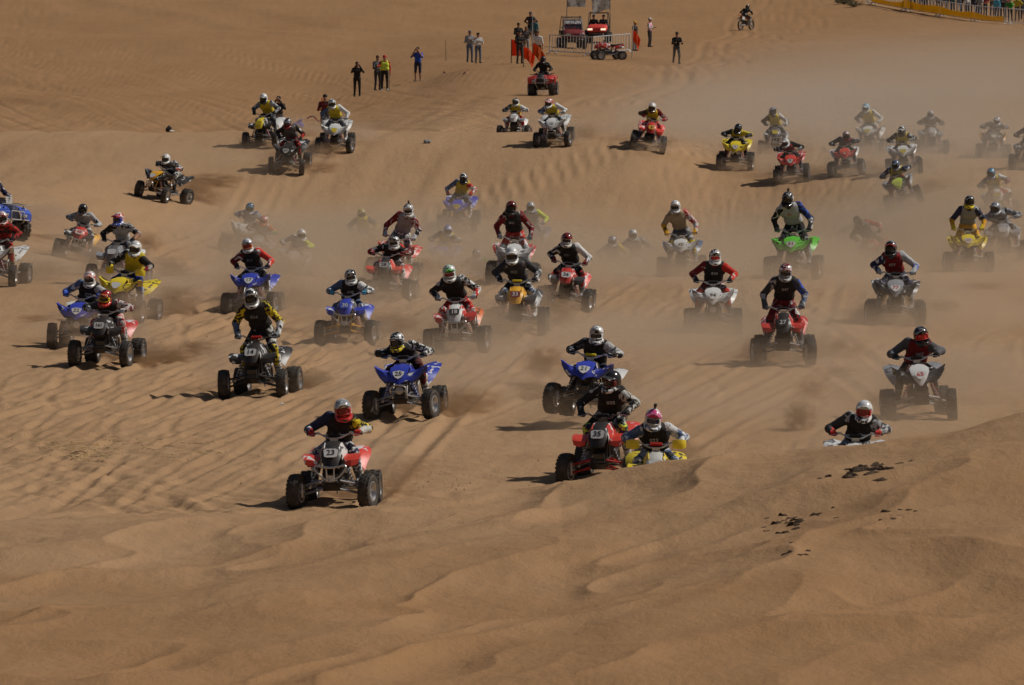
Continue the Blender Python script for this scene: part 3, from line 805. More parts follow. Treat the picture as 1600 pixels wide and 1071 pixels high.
def angular_parts():
    """winged, pointed bodywork"""
    L = common_parts()
    def P(name, mesh, keys, parent=None, loc=None, rot=None, flag=None):
        L.append((name, mesh, keys, parent, loc, rot, flag)); return len(L) - 1
    # nose: a pointed shield that runs back to the tank
    g = [[(-0.02, -0.23, 0.60), (0, -0.235, 0.60), (0.02, -0.23, 0.60)],
         [(-0.10, -0.17, 0.70), (0, -0.20, 0.695), (0.10, -0.17, 0.70)],
         [(-0.155, -0.08, 0.815), (0, -0.13, 0.80), (0.155, -0.08, 0.815)],
         [(-0.16, 0.02, 0.875), (0, -0.03, 0.865), (0.16, 0.02, 0.875)],
         [(-0.12, 0.18, 0.90), (0, 0.16, 0.915), (0.12, 0.18, 0.90)],
         [(-0.08, 0.32, 0.92), (0, 0.32, 0.94), (0.08, 0.32, 0.92)]]
    P('nose_cover', MB().sheet(g, 0.012).mesh('nose_cover'), ['nose'])
    for s in (1, -1):
        g = [[(0.045, -0.215, 0.63), (0.10, -0.19, 0.655), (0.17, -0.14, 0.665), (0.24, -0.10, 0.645)],
             [(0.10, -0.155, 0.715), (0.18, -0.12, 0.725), (0.27, -0.09, 0.75), (0.345, -0.06, 0.745)],
             [(0.155, -0.075, 0.765), (0.24, -0.06, 0.785), (0.34, -0.05, 0.850), (0.43, -0.03, 0.905)],
             [(0.15, 0.05, 0.80), (0.24, 0.08, 0.805), (0.34, 0.10, 0.850), (0.445, 0.13, 0.915)],
             [(0.14, 0.20, 0.82), (0.22, 0.22, 0.81), (0.32, 0.26, 0.83), (0.42, 0.30, 0.875)],
             [(0.13, 0.36, 0.80), (0.21, 0.38, 0.77), (0.30, 0.42, 0.75), (0.40, 0.46, 0.77)]]
        if s < 0: g = xmir(g)
        i = P('front_fender', MB().sheet(g[1:], 0.010).mesh('front_fender'), ['A'])
        P('fender_panel', MB().sheet(g[:2], 0.009).mesh('fender_panel'), ['F'], i)
        # inner splash guard behind the front edge of the wing
        g2 = [[(0.06, -0.16, 0.62), (0.16, -0.11, 0.64), (0.25, -0.07, 0.62)], [(0.14, -0.09, 0.73), (0.23, -0.06, 0.735), (0.35, -0.02, 0.72)], [(0.18, -0.02, 0.80), (0.29, 0.0, 0.81), (0.43, 0.03, 0.85)]]
        if s < 0: g2 = xmir(g2)
        P('splash_guard', MB().sheet(g2, 0.008).mesh('splash_guard'), ['B'], i)
        # tank side cowl
        g3 = [[(0.125, 0.18, 0.90), (0.165, 0.20, 0.80), (0.16, 0.22, 0.66)], [(0.125, 0.40, 0.93), (0.185, 0.42, 0.82), (0.17, 0.44, 0.66)], [(0.10, 0.66, 0.86), (0.15, 0.68, 0.78), (0.14, 0.66, 0.66)]]
        if s < 0: g3 = xmir(g3)
        P('side_cowl', MB().sheet(g3, 0.010).mesh('side_cowl'), ['A2'])
        # rear wing
        g4 = [[(0.13, 0.90, 0.69), (0.20, 0.90, 0.64), (0.28, 0.92, 0.57), (0.33, 0.94, 0.52)],
              [(0.14, 1.00, 0.745), (0.24, 1.00, 0.73), (0.34, 1.02, 0.69), (0.41, 1.04, 0.62)],
              [(0.14, 1.16, 0.775), (0.26, 1.16, 0.78), (0.39, 1.18, 0.77), (0.47, 1.20, 0.73)],
              [(0.12, 1.34, 0.80), (0.25, 1.36, 0.815), (0.40, 1.39, 0.84), (0.50, 1.41, 0.85)],
              [(0.08, 1.46, 0.815), (0.17, 1.49, 0.83), (0.27, 1.52, 0.86), (0.36, 1.55, 0.88)]]
        if s < 0: g4 = xmir(g4)
        P('rear_fender', MB().sheet(g4, 0.010).mesh('rear_fender'), ['A3'])
        # headlights under the wings
        b = MB(); b.lathe([(-0.015, 0.002), (-0.015, 0.045), (0.0, 0.058), (0.05, 0.045), (0.06, 0.002)], 'y', (s * 0.085, -0.10, 0.58), 16)
        P('headlight', b.mesh('headlight'), ['lamp'], flag='lights')
    P('fuel_tank', MB().loft([ring_xz(0.26, 0.09, 0.04, 0.90), ring_xz(0.38, 0.125, 0.07, 0.885), ring_xz(0.55, 0.125, 0.07, 0.86), ring_xz(0.68, 0.085, 0.05, 0.83)]).mesh('fuel_tank'), ['tank'])
    out = [(-0.115, 0.07), (0, 0.095), (0.115, 0.07), (0.105, -0.01), (0.06, -0.085), (0, -0.125), (-0.06, -0.085), (-0.105, -0.01)]
    P('number_plate', MB().plate(out, 0, 0.006, to3=lambda u, v, w: (u, -w, v)).mesh('number_plate'), ['plate'], None, (0, -0.172, 0.778), (R(-46), 0, 0))
    plate_i = len(L) - 1
    # single round lamp and light bumper hoop
    b = MB()
    b.tube(bez([(-0.10, -0.12, 0.40), (-0.13, -0.24, 0.46), (-0.12, -0.26, 0.56), (0, -0.27, 0.60), (0.12, -0.26, 0.56), (0.13, -0.24, 0.46), (0.10, -0.12, 0.40)], 5), 0.014, 8)
    b.tube([(-0.12, -0.25, 0.50), (0.12, -0.25, 0.50)], 0.011, 8)
    P('bumper', b.mesh('bumper'), ['bumper'], flag='bumper')
    b = MB(); b.lathe([(-0.02, 0.002), (-0.015, 0.05), (0.0, 0.068), (0.05, 0.06), (0.08, 0.002)], 'y', (0, -0.14, 0.50), 18)
    P('headlight', b.mesh('headlight'), ['lamp'], flag='lamp')
    return L, plate_i

def rounded_parts():
    """rounded bodywork with a short nose and upright fender flaps"""
    L = common_parts()
    def P(name, mesh, keys, parent=None, loc=None, rot=None, flag=None):
        L.append((name, mesh, keys, parent, loc, rot, flag)); return len(L) - 1
    g = [[(-0.10, -0.16, 0.63), (-0.05, -0.19, 0.62), (0.05, -0.19, 0.62), (0.10, -0.16, 0.63)],
         [(-0.135, -0.10, 0.74), (-0.07, -0.15, 0.74), (0.07, -0.15, 0.74), (0.135, -0.10, 0.74)],
         [(-0.14, -0.01, 0.83), (-0.075, -0.06, 0.845), (0.075, -0.06, 0.845), (0.14, -0.01, 0.83)],
         [(-0.12, 0.13, 0.89), (-0.065, 0.10, 0.91), (0.065, 0.10, 0.91), (0.12, 0.13, 0.89)],
         [(-0.09, 0.30, 0.92), (-0.05, 0.29, 0.94), (0.05, 0.29, 0.94), (0.09, 0.30, 0.92)]]
    P('nose_cover', MB().sheet(g, 0.012).mesh('nose_cover'), ['nose'])
    for s in (1, -1):
        # front fender flap: arches over the inner half of the wheel
        g = [[(0.20, -0.10, 0.635), (0.28, -0.12, 0.615), (0.37, -0.08, 0.64)],
             [(0.19, -0.09, 0.69), (0.285, -0.115, 0.70), (0.395, -0.06, 0.71)],
             [(0.175, -0.01, 0.725), (0.28, -0.02, 0.745), (0.41, 0.01, 0.765)],
             [(0.165, 0.12, 0.75), (0.27, 0.13, 0.765), (0.395, 0.14, 0.785)],
             [(0.15, 0.28, 0.77), (0.24, 0.30, 0.765), (0.34, 0.32, 0.73)],
             [(0.15, 0.40, 0.68), (0.22, 0.42, 0.66), (0.30, 0.44, 0.62)]]
        if s < 0: g = xmir(g)
        i = P('front_fender', MB().sheet(g, 0.010).mesh('front_fender'), ['A'])
        g2 = [[(0.195, -0.055, 0.60), (0.34, -0.055, 0.61)], [(0.19, -0.03, 0.68), (0.365, -0.03, 0.68)], [(0.19, 0.03, 0.735), (0.37, 0.03, 0.74)]]
        if s < 0: g2 = xmir(g2)
        P('splash_guard', MB().sheet(g2, 0.008).mesh('splash_guard'), ['B'], i)
        g3 = [[(0.10, -0.02, 0.87), (0.145, -0.03, 0.76), (0.15, -0.04, 0.64)], [(0.11, 0.18, 0.93), (0.175, 0.16, 0.82), (0.175, 0.14, 0.64)], [(0.11, 0.42, 0.93), (0.18, 0.42, 0.82), (0.165, 0.42, 0.64)], [(0.09, 0.66, 0.86), (0.145, 0.68, 0.77), (0.13, 0.66, 0.65)]]
        if s < 0: g3 = xmir(g3)
        P('side_cowl', MB().sheet(g3, 0.012).mesh('side_cowl'), ['A2'])
        g4 = [[(0.12, 0.84, 0.72), (0.22, 0.84, 0.66), (0.32, 0.86, 0.58), (0.38, 0.88, 0.50)],
              [(0.13, 0.98, 0.75), (0.24, 0.97, 0.74), (0.34, 0.98, 0.69), (0.41, 0.99, 0.61)],
              [(0.13, 1.14, 0.775), (0.25, 1.13, 0.785), (0.37, 1.13, 0.76), (0.44, 1.14, 0.70)],
              [(0.12, 1.30, 0.80), (0.24, 1.30, 0.815), (0.36, 1.30, 0.81), (0.44, 1.30, 0.77)],
              [(0.09, 1.42, 0.815), (0.20, 1.43, 0.835), (0.31, 1.43, 0.83), (0.39, 1.42, 0.81)]]
        if s < 0: g4 = xmir(g4)
        P('rear_fender', MB().sheet(g4, 0.010).mesh('rear_fender'), ['A3'])
    P('fuel_tank', MB().loft([ring_xz(0.26, 0.09, 0.04, 0.905), ring_xz(0.38, 0.12, 0.07, 0.89), ring_xz(0.55, 0.12, 0.07, 0.865), ring_xz(0.68, 0.085, 0.05, 0.83)]).mesh('fuel_tank'), ['tank'])
    out = [(-0.12, 0.06), (-0.08, 0.085), (0.08, 0.085), (0.12, 0.06), (0.105, -0.07), (0.06, -0.085), (-0.06, -0.085), (-0.105, -0.07)]
    P('number_plate', MB().plate(out, 0, 0.006, to3=lambda u, v, w: (u, -w, v)).mesh('number_plate'), ['plate'], None, (0, -0.140, 0.805), (R(-38), 0, 0))
    plate_i = len(L) - 1
    # wide tubular bumper with heart-shaped hoop
    b = MB()
    b.tube(bez([(0.0, -0.24, 0.41), (-0.10, -0.26, 0.46), (-0.215, -0.26, 0.58), (-0.20, -0.25, 0.635), (-0.10, -0.26, 0.615), (0.0, -0.265, 0.605), (0.10, -0.26, 0.615), (0.20, -0.25, 0.635), (0.215, -0.26, 0.58), (0.10, -0.26, 0.46), (0.0, -0.24, 0.41)], 4), 0.015, 8)
    for s in (-1, 1):
        b.tube([(s * 0.055, -0.262, 0.605), (s * 0.05, -0.252, 0.44)], 0.011, 6); b.tube([(s * 0.05, -0.25, 0.44), (s * 0.11, -0.08, 0.38)], 0.013, 6); b.tube([(s * 0.10, -0.26, 0.61), (s * 0.10, -0.03, 0.58)], 0.011, 6)
    b.box((0, -0.238, 0.45), (0.12, 0.01, 0.09))
    P('bumper', b.mesh('bumper'), ['bumper'], flag='bumper')
    return L, plate_i

def utility_parts():
    """big utility quad with racks"""
    L = []
    def P(name, mesh, keys, parent=None, loc=None, rot=None, flag=None):
        L.append((name, mesh, keys, parent, loc, rot, flag)); return len(L) - 1
    tf = tyre_mesh('utility_tyre', 0.315, 0.25, 0.155, [(-0.72, 0.4), (0, 0.5), (0.72, 0.4)], 14, 0.018)
    for s in (-1, 1):
        rm = rim_mesh('utility_rim', 0.155, 0.25, s)
        for y in (0, 1.25):
            i = P('wheel', tf, ['rubber'], None, (s * 0.46, y, 0.30), 'steer' if y == 0 else None); P('rim', rm, ['rim'], i)
    b = MB()
    for s in (-1, 1): b.tube(bez([(s * 0.14, -0.25, 0.50), (s * 0.14, 0, 0.36), (s * 0.14, 1.2, 0.36), (s * 0.14, 1.45, 0.55)], 4), 0.022, 8)
    b.box((0, 0.6, 0.46), (0.34, 0.8, 0.22)); b.tube([(-0.36, 0, 0.30), (0.36, 0, 0.30)], 0.03, 8); b.tube([(-0.36, 1.25, 0.30), (0.36, 1.25, 0.30)], 0.035, 8)
    P('frame', b.mesh('frame', bevel=0.005), ['black'])
    for s in (1, -1):
        g = [[(0.16, -0.36, 0.56), (0.36, -0.36, 0.55), (0.54, -0.30, 0.53)], [(0.16, -0.36, 0.74), (0.38, -0.36, 0.74), (0.56, -0.28, 0.70)], [(0.16, -0.20, 0.86), (0.38, -0.18, 0.86), (0.58, -0.12, 0.80)],
             [(0.16, 0.10, 0.90), (0.38, 0.10, 0.88), (0.58, 0.12, 0.82)], [(0.16, 0.36, 0.84), (0.36, 0.36, 0.80), (0.55, 0.36, 0.74)], [(0.20, 0.48, 0.58), (0.36, 0.48, 0.54), (0.52, 0.46, 0.50)]]
        if s < 0: g = xmir(g)
        P('front_fender', MB().sheet(g, 0.014).mesh('front_fender'), ['A'])
        g = [[(0.16, 0.80, 0.50), (0.36, 0.80, 0.48), (0.52, 0.82, 0.46)], [(0.16, 0.88, 0.78), (0.36, 0.90, 0.76), (0.56, 0.92, 0.70)], [(0.14, 1.10, 0.90), (0.36, 1.10, 0.89), (0.58, 1.12, 0.83)],
             [(0.14, 1.40, 0.92), (0.36, 1.40, 0.91), (0.58, 1.38, 0.84)], [(0.14, 1.60, 0.84), (0.34, 1.60, 0.83), (0.53, 1.56, 0.76)]]
        if s < 0: g = xmir(g)
        P('rear_fender', MB().sheet(g, 0.014).mesh('rear_fender'), ['A'])
        b = MB(); b.box((s * 0.29, -0.365, 0.66), (0.14, 0.05, 0.085)); P('headlight', b.mesh('headlight', bevel=0.015), ['lamp'])
        b = MB(); b.box((s * 0.34, 0.63, 0.36), (0.24, 0.44, 0.035)); P('footwell', b.mesh('footwell', bevel=0.01), ['black'])
    b = MB(); b.loft([ring_xz(-0.34, 0.16, 0.13, 0.64), ring_xz(-0.2, 0.17, 0.16, 0.74), ring_xz(0.2, 0.17, 0.12, 0.86), ring_xz(0.55, 0.13, 0.10, 0.84)])
    P('nose_cover', b.mesh('nose_cover'), ['nose'])
    b = MB(); b.loft([ring_xz(0.52, 0.08, 0.04, 0.93), ring_xz(0.68, 0.15, 0.07, 0.88), ring_xz(1.0, 0.17, 0.08, 0.87), ring_xz(1.25, 0.16, 0.07, 0.90), ring_xz(1.32, 0.12, 0.04, 0.92)])
    P('seat', b.mesh('seat'), ['seat'])
    for y0, y1, z in ((-0.34, 0.22, 0.94), (1.12, 1.62, 0.97)):
        b = MB()
        b.tube([(-0.44, y0, z), (0.44, y0, z), (0.44, y1, z), (-0.44, y1, z)], 0.013, 6, closed=True)
        for k in range(7): b.tube([(-0.36 + 0.12 * k, y0, z), (-0.36 + 0.12 * k, y1, z)], 0.008, 5)
        for s in (-1, 1):
            b.tube([(s * 0.3, y0 + 0.1, z), (s * 0.3, y0 + 0.1, z - 0.14)], 0.012, 6); b.tube([(s * 0.3, y1 - 0.1, z), (s * 0.3, y1 - 0.1, z - 0.14)], 0.012, 6)
        P('rack', b.mesh('rack'), ['black'])
    b = MB()
    for xx in (-0.2, 0.2): b.tube(bez([(xx, -0.25, 0.45), (xx, -0.46, 0.50), (xx, -0.48, 0.66), (xx * 0.9, -0.44, 0.78)], 4), 0.016, 8)
    b.tube([(-0.38, -0.46, 0.56), (0.38, -0.46, 0.56)], 0.016, 8); b.tube([(-0.2, -0.44, 0.78), (0.2, -0.44, 0.78)], 0.014, 8)
    P('bumper', b.mesh('bumper'), ['bumper'])
    b = MB()
    b.tube(bez([(-0.40, 0.52, 1.10), (-0.24, 0.46, 1.10), (-0.10, 0.40, 1.04), (0.10, 0.40, 1.04), (0.24, 0.46, 1.10), (0.40, 0.52, 1.10)], 5), 0.0135, 8); b.box((0, 0.40, 1.02), (0.16, 0.10, 0.10)); b.tube([(0, 0.40, 1.0), (0, 0.30, 0.8)], 0.025, 8)
    i = P('handlebar', b.mesh('handlebar'), ['black'])
    for s in (-1, 1): P('grip', MB().tube([(s * 0.29, 0.478, 1.10), (s * 0.40, 0.52, 1.10)], 0.02, 10).mesh('grip'), ['black'], i)
    out = [(-0.10, 0.09), (0.10, 0.09), (0.10, -0.09), (-0.10, -0.09)]
    P('number_plate', MB().plate(out, 0, 0.006, to3=lambda u, v, w: (u, -w, v)).mesh('number_plate'), ['plate'], None, (0, 0.02, 1.03), (R(-15), 0, 0), 'plate')
    return L, len(L) - 1

PARTS['angular'] = angular_parts()
PARTS['rounded'] = rounded_parts()
PARTS['utility'] = utility_parts()

def spawn_atv(mat, kind, pal, number=None, numcol='black', flags=(), steer=0.0, lean=0.0):
    root = empty('quad_bike', mat)
    L, plate_i = PARTS[kind]
    made = []
    for (name, mesh, keys, parent, loc, rot, flag) in L:
        if flag and flag not in flags:
            made.append(None); continue
        par = root if parent is None else made[parent]
        o = link(name, mesh, [pal[k] for k in keys], par, loc)
        if rot == 'steer': o.rotation_euler = (0, 0, steer)
        elif rot is not None: o.rotation_euler = rot
        if name == 'number_plate' and kind != 'utility': o.scale = (.86, 1, .86)
        made.append(o)
    if number and made[plate_i] is not None:
        sz = 0.145 if len(number) < 3 else 0.105
        link('number', text_mesh(number, sz, 0.003, 0.002), [M('print', numcol)], made[plate_i], (0, -0.0085, 0.004), (R(90), 0, 0))
    return root

_pn = 0
def palette(A, B='black', F=None, nose=None, A2=None, A3=None, plate='white', spring='red', frame='black', arm='metal', bar='metal', bumper='metal', guard='yellow', seat='black', tank=None, pad='black', rim='metal'):
    mt = {'metal': M('metal', (0.55, 0.55, 0.55)), 'darkmetal': M('metal', (0.10, 0.10, 0.10))}
    def pl(c):
        if c in mt: return mt[c]
        if isinstance(c, tuple) and isinstance(c[0], str): return M('plastic', c[0], c[1], c[2], c[3], c[4])
        return M('plastic', c)
    def deco(c, thr, seed):
        if c in mt or not isinstance(c, str): return c
        return (c, 'white' if c in ('black', 'charcoal', 'navy', 'red', 'brightred', 'blue', 'royal', 'maroon', 'dgrey') else ('dgrey' if c in ('white', 'offwhite', 'lgrey', 'grey') else 'black'), 5.0, thr, seed)
    global _pn
    _pn += 1
    A2 = deco(A2 or A, .57, _pn % 4); A3 = deco(A3 or A, .60, (_pn + 1) % 4); A = deco(A, .66, _pn % 5)
    return dict(A=pl(A), B=pl(B), F=pl(F or A), nose=pl(nose or A), A2=pl(A2 or A), A3=pl(A3 or A), plate=M('print', plate), spring=pl(spring), frame=pl(frame), arm=pl(arm), bar=pl(bar),
                bumper=pl(bumper), guard=pl(guard), seat=M('cloth', seat), tank=pl(tank or 'black'), pad=M('cloth', pad), rim=pl(rim), rubber=M('rubber', (0.022, 0.021, 0.020)), metal=mt['metal'],
                darkmetal=mt['darkmetal'], black=M('plastic', 'black'), lamp=M('lens', (0.55, 0.55, 0.52)))
# ------------------------------------------------------------------ riders
def V3(*a): return np.array(a, float)

def rider_joints(kind, sx):
    """sx: sideways lean of the trunk"""
    if kind == 'sit':
        J = dict(pel=V3(0, .93, .87), bel=V3(.3 * sx, .86, 1.00), che=V3(.8 * sx, .75, 1.15), nec=V3(sx, .655, 1.275), hed=V3(1.15 * sx, .565, 1.37), sh=(.195, .68, 1.225), el=(.425, .73, 1.10), hip=(.105, .93, .86), kn=(.255, .57, .77))
    elif kind == 'tuck':
        J = dict(pel=V3(0, 1.04, .92), bel=V3(.3 * sx, .93, 1.01), che=V3(.8 * sx, .79, 1.11), nec=V3(sx, .67, 1.205), hed=V3(1.2 * sx, .575, 1.285), sh=(.195, .71, 1.165), el=(.45, .70, 1.10), hip=(.105, 1.03, .90), kn=(.265, .62, .80))
    elif kind == 'half':
        J = dict(pel=V3(0, .98, 1.00), bel=V3(.3 * sx, .90, 1.13), che=V3(.8 * sx, .78, 1.28), nec=V3(sx, .69, 1.41), hed=V3(1.15 * sx, .62, 1.52), sh=(.195, .72, 1.35), el=(.425, .72, 1.19), hip=(.105, .97, .98), kn=(.265, .58, .82))
    elif kind == 'stand':
        J = dict(pel=V3(0, .92, 1.14), bel=V3(.3 * sx, .86, 1.27), che=V3(.8 * sx, .76, 1.44), nec=V3(sx, .68, 1.585), hed=V3(1.15 * sx, .62, 1.70), sh=(.195, .70, 1.52), el=(.39, .70, 1.28), hip=(.105, .91, 1.12), kn=(.255, .60, .82))
    else:  # upright on a utility quad
        J = dict(pel=V3(0, 1.0, .97), bel=V3(0, .98, 1.12), che=V3(0, .94, 1.29), nec=V3(0, .90, 1.45), hed=V3(0, .87, 1.56), sh=(.195, .92, 1.39), el=(.37, .80, 1.17), hip=(.105, 1.0, .96), kn=(.25, .62, .93))
    J['util'] = kind == 'util'
    return J

def rider_caps(J, sx):
    c = []
    tw = -.55 * sx     # the trunk rolls and twists with the lean
    def sd(t, s, k=1.0): return V3(s * t[0] + k * sx, t[1] + (s * tw * .8 if k == 1.0 else 0), t[2] + (s * tw if k == 1.0 else 0))
    # trunk
    c.append((J['pel'] - V3(.075, 0, 0), J['pel'] + V3(.075, 0, 0), .115, .115, 5))
    c.append((J['bel'] - V3(.065, 0, 0), J['bel'] + V3(.065, 0, 0), .112, .112, 0))
    c.append((J['che'] - V3(.085, 0, 0), J['che'] + V3(.088, 0, 0), .128, .128, 0))
    c.append((J['nec'] - V3(.11, -.02, .045), J['nec'] + V3(.11, .02, -.045), .075, .075, 0))
    c.append((J['nec'] + V3(0, 0.01, -.02), J['hed'] + V3(0, .02, -.04), .062, .062, 7))
    c.append((J['hed'] + V3(0, 0, .0), J['hed'] + V3(0, .02, .035), .085, .085, 7))
    wr = (.36, .505, 1.075) if not J['util'] else (.36, .535, 1.125)
    an = (.315, .68, .44) if not J['util'] else (.33, .70, .50)
    for s, u, f in ((-1, 1, 2), (1, 3, 4)):
        sh = sd(J['sh'], s); el = sd(J['el'], s, .3); w = sd(wr, s, 0)
        c.append((J['nec'] + V3(s * .09, .01, -.05), sh, .075, .076, u))
        c.append((sh, el, .081, .063, u)); c.append((el, w, .062, .042, f))
        hp = sd(J['hip'], s, 0); kn = sd(J['kn'], s, 0); a = sd(an, s, 0)
        c.append((hp, kn, .106, .077, 5)); c.append((kn + V3(0, -.02, .01), kn + V3(0, -.005, -.10), .074, .064, 6)); c.append((kn, a, .066, .052, 6))
    return c, wr, an

def helmet_meshes():
    chin_pts = [V3(-.100, -.01, -.080), V3(-.088, -.10, -.105), V3(-.048, -.168, -.120), V3(0, -.188, -.124), V3(.048, -.168, -.120), V3(.088, -.10, -.105), V3(.100, -.01, -.080)]
    def shell(p):
        d = ell_d(p, (0, .012, .02), (.126, .152, .140))
        d = smin(d, ell_d(p, (0, .035, -.06), (.112, .122, .100)), .03)
        ch = None
        for a, b in zip(chin_pts[:-1], chin_pts[1:]):
            e = cap_d(p, a, b, .031, .031); ch = e if ch is None else np.minimum(ch, e)
        d = smin(d, ch, .022)
        port = box_d(p, (0, -.155, -.010), (.122, .108, .050), .028)
        d = np.maximum(d, -port)
        d = np.maximum(d, -ell_d(p, (0, .02, -.17), (.085, .10, .07)))
        return d
    v, q = surfnet(shell, (-.17, -.26, -.20), (.17, .20, .20), .0095)
    fc = v[q].mean(1)
    slot = np.where((fc[:, 2] < -.055) & (fc[:, 1] < .06), 1, 0)
    shell_me = np_mesh('helmet', v, q, slot, 2)
    # peak
    g = []
    for t in np.linspace(0, 1, 5):
        y = -.085 - .170 * t; z = .092 + .040 * t - .026 * t * t
        w = .116 - .026 * t
        g.append([(w * k, y + .05 * abs(k) ** 2 * (1 - .3 * t), z - .045 * abs(k) ** 2.2) for k in (-1, -.66, -.33, 0, .33, .66, 1)])
    b = MB(); b.sheet(g, .008)
    peak = b.mesh('visor')
    # goggles: frame and lens
    def gf(p):
        d = np.abs(ell_d(p, (0, .0, -.012), (.112, .148, .20))) - .010
        bx = box_d(p, (0, -.12, -.010), (.112, .10, .047), .025)
        inner = box_d(p, (0, -.15, -.008), (.088, .12, .034), .025)
        return np.maximum(np.maximum(d, bx), -inner)
    v, q = surfnet(gf, (-.14, -.22, -.09), (.14, .0, .08), .008)
    frame = np_mesh('goggles', v, q)
    g = [[(.106 * math.sin(a), -.138 * math.cos(a), z) for a in np.linspace(-1.15, 1.15, 11)] for z in (-.052, -.010, .034)]
    lens = MB().sheet(g, .004).mesh('lens')
    b = MB(); b.box((0, -.214, -.122), (.055, .016, .030)); vent = b.mesh('chin_vent', bevel=.006)
    return shell_me, peak, frame, lens, vent
HELM, PEAK, GOG, LENS, VENT = helmet_meshes()

def glove_mesh(side):
    """closed on a grip that runs along x; side=+1 right hand of the +x side: thumb towards -x"""
    fing = []
    for i, fx in enumerate((-.034, -.012, .011, .032)):
        r = (.0112, .0118, .0115, .0102)[i]; L = (.95, 1.05, 1.0, .82)[i]
        P = [V3(fx * .9, .045, .030), V3(fx, -.004, .040), V3(fx, -.036 * L, .026), V3(fx, -.042 * L, -.006), V3(fx * .95, -.020, -.028 * L)]
        fing.append((P, r))
    thumb = ([V3(-.040, .050, .008), V3(-.052, .018, -.010), V3(-.046, -.012, -.026), V3(-.026, -.026, -.030)], .0125)
    def fn(p):
        d = union(p, [(V3(-.028, .048, .026), V3(.028, .046, .024), .021, .020), (V3(-.022, .078, .026), V3(.022, .078, .026), .021, .021), (V3(0, .105, .028), V3(0, .135, .030), .036, .040)], .02)
        for P, r in fing + [thumb]:
            e = None
            for a, b in zip(P[:-1], P[1:]):
                x = cap_d(p, a, b, r, r * .93); e = x if e is None else np.minimum(e, x)
            d = smin(d, e, .006)
        return d
    me = sdf_mesh('glove', fn, (-.085, -.07, -.06), (.075, .19, .085), .0066)
    return me if side > 0 else mirrored(me, 'glove_other')
GLOVE = {1: glove_mesh(1)}
GLOVE[-1] = mirrored(GLOVE[1], 'glove_other')

def boot_mesh():
    """shin axis up z from the ankle at origin, toe to -y"""
    def fn(p):
        d = union(p, [(V3(0, .0, .0), V3(0, .035, .27), .058, .074), (V3(0, .03, -.055), V3(0, -.13, -.075), .045, .042), (V3(-.012, -.12, -.075), V3(.012, -.17, -.08), .042, .034), (V3(0, .0, .10), V3(0, -.015, .20), .055, .06)], .03)
        d = np.maximum(d, -(p[..., 2] + .108))
        return np.maximum(d, p[..., 2] - .285)
    v, q = surfnet(fn, (-.11, -.25, -.13), (.11, .16, .32), .0125)
    fc = v[q].mean(1)
    slot = np.where(fc[:, 2] < -.085, 1, np.where((np.abs(fc[:, 2] - .06) < .014) | (np.abs(fc[:, 2] - .16) < .014), 1, 0))
    return np_mesh('boot', v, q, slot, 2)
BOOT = boot_mesh()

RIDER = {}
for kind in ('sit', 'tuck', 'half', 'stand', 'util'):
    for sx in ((-.10, -.035, .035, .10) if kind != 'util' else (0.0,)):
        J = rider_joints(kind, sx)
        caps, wr, an = rider_caps(J, sx)
        body = body_mesh('rider_body', caps)
        trunk = [c for c in caps if c[4] == 0] + [(J['pel'] - V3(.07, 0, -.06), J['pel'] + V3(.07, 0, .06), .10, .10, 0)]
        arms = [c for c in caps if c[4] in (1, 2, 3, 4)]
        axis = J['nec'] - J['pel']; axis /= np.linalg.norm(axis)
        fwd = V3(0, -axis[2], axis[1]); fwd /= np.linalg.norm(fwd)
        low = J['pel'] + axis * .07; cen = J['nec']
        def vest(p, trunk=trunk, caps=caps, low=low, axis=axis, cen=cen, J=J, sx=sx):
            d = union(p, trunk + [c for c in caps if c[4] in (1, 3)][:1] * 0, .04) - .020
            for s in (-1, 1):      # shoulder straps reach over the shoulders, armholes cut out
                sh = V3(s * J['sh'][0] + sx, J['sh'][1] - s * .44 * sx, J['sh'][2] - s * .55 * sx)
                d = smin(d, cap_d(p, cen + V3(s * .07, -.02, -.03), cen + V3(s * .115, .02, -.035), .088, .084), .02)
                d = np.maximum(d, -cap_d(p, sh + V3(s * .055, 0, -.05), sh + V3(s * .12, 0, -.20), .088, .09))
            d = np.maximum(d, -((p - low) @ axis))
            d = np.maximum(d, -cap_d(p, cen + V3(0, -.055, -.01), cen + V3(0, -.08, .15), .080, .11))
            return d
        lo = np.minimum(J['pel'], J['nec']) - .32; hi = np.maximum(J['pel'], J['nec']) + .32
        vme = sdf_mesh('vest', vest, lo, hi, .017)
        co = np.empty(len(vme.vertices) * 3, np.float32); vme.vertices.foreach_get('co', co)
        co = co.reshape(-1, 3)
        # front of the chest for the number
        base = J['che'] + axis * .005
        near = co[np.abs((co - base) @ axis) < .05]
        near = near[np.abs(near[:, 0] - base[0]) < .07]
        dist = ((near - base) @ fwd).max()
        numpos = base + fwd * (dist + .004)
        tilt = math.atan2(axis[1], axis[2])
        RIDER[(kind, sx)] = dict(body=body, vest=vme, J=J, wr=wr, an=an, numpos=numpos, tilt=tilt, sx=sx)

def cl(spec, seed=0, kind='cloth'):
    """'red' or 'red/white' (printed) -> material"""
    if kind == 'kit':       # racing kit: plain colour with small printed graphics
        kind = 'cloth'
        acc = dict(black='offwhite', charcoal='lgrey', navy='white', red='white', brightred='white', maroon='offwhite', white='black', steel='white', lgrey='charcoal', grey='charcoal', offwhite='red', yellow='black', royal='white', dgrey='lgrey', amber='black')
        if spec in acc and seed % 4 != 1: return M(kind, spec, acc[spec], 7.0, .60, seed % 5)
    if '/' in spec:
        a, b = spec.split('/'); return M(kind, a, b, 13.0 if kind == 'cloth' else 12.0, 0.52, seed % 5)
    return M(kind, spec)

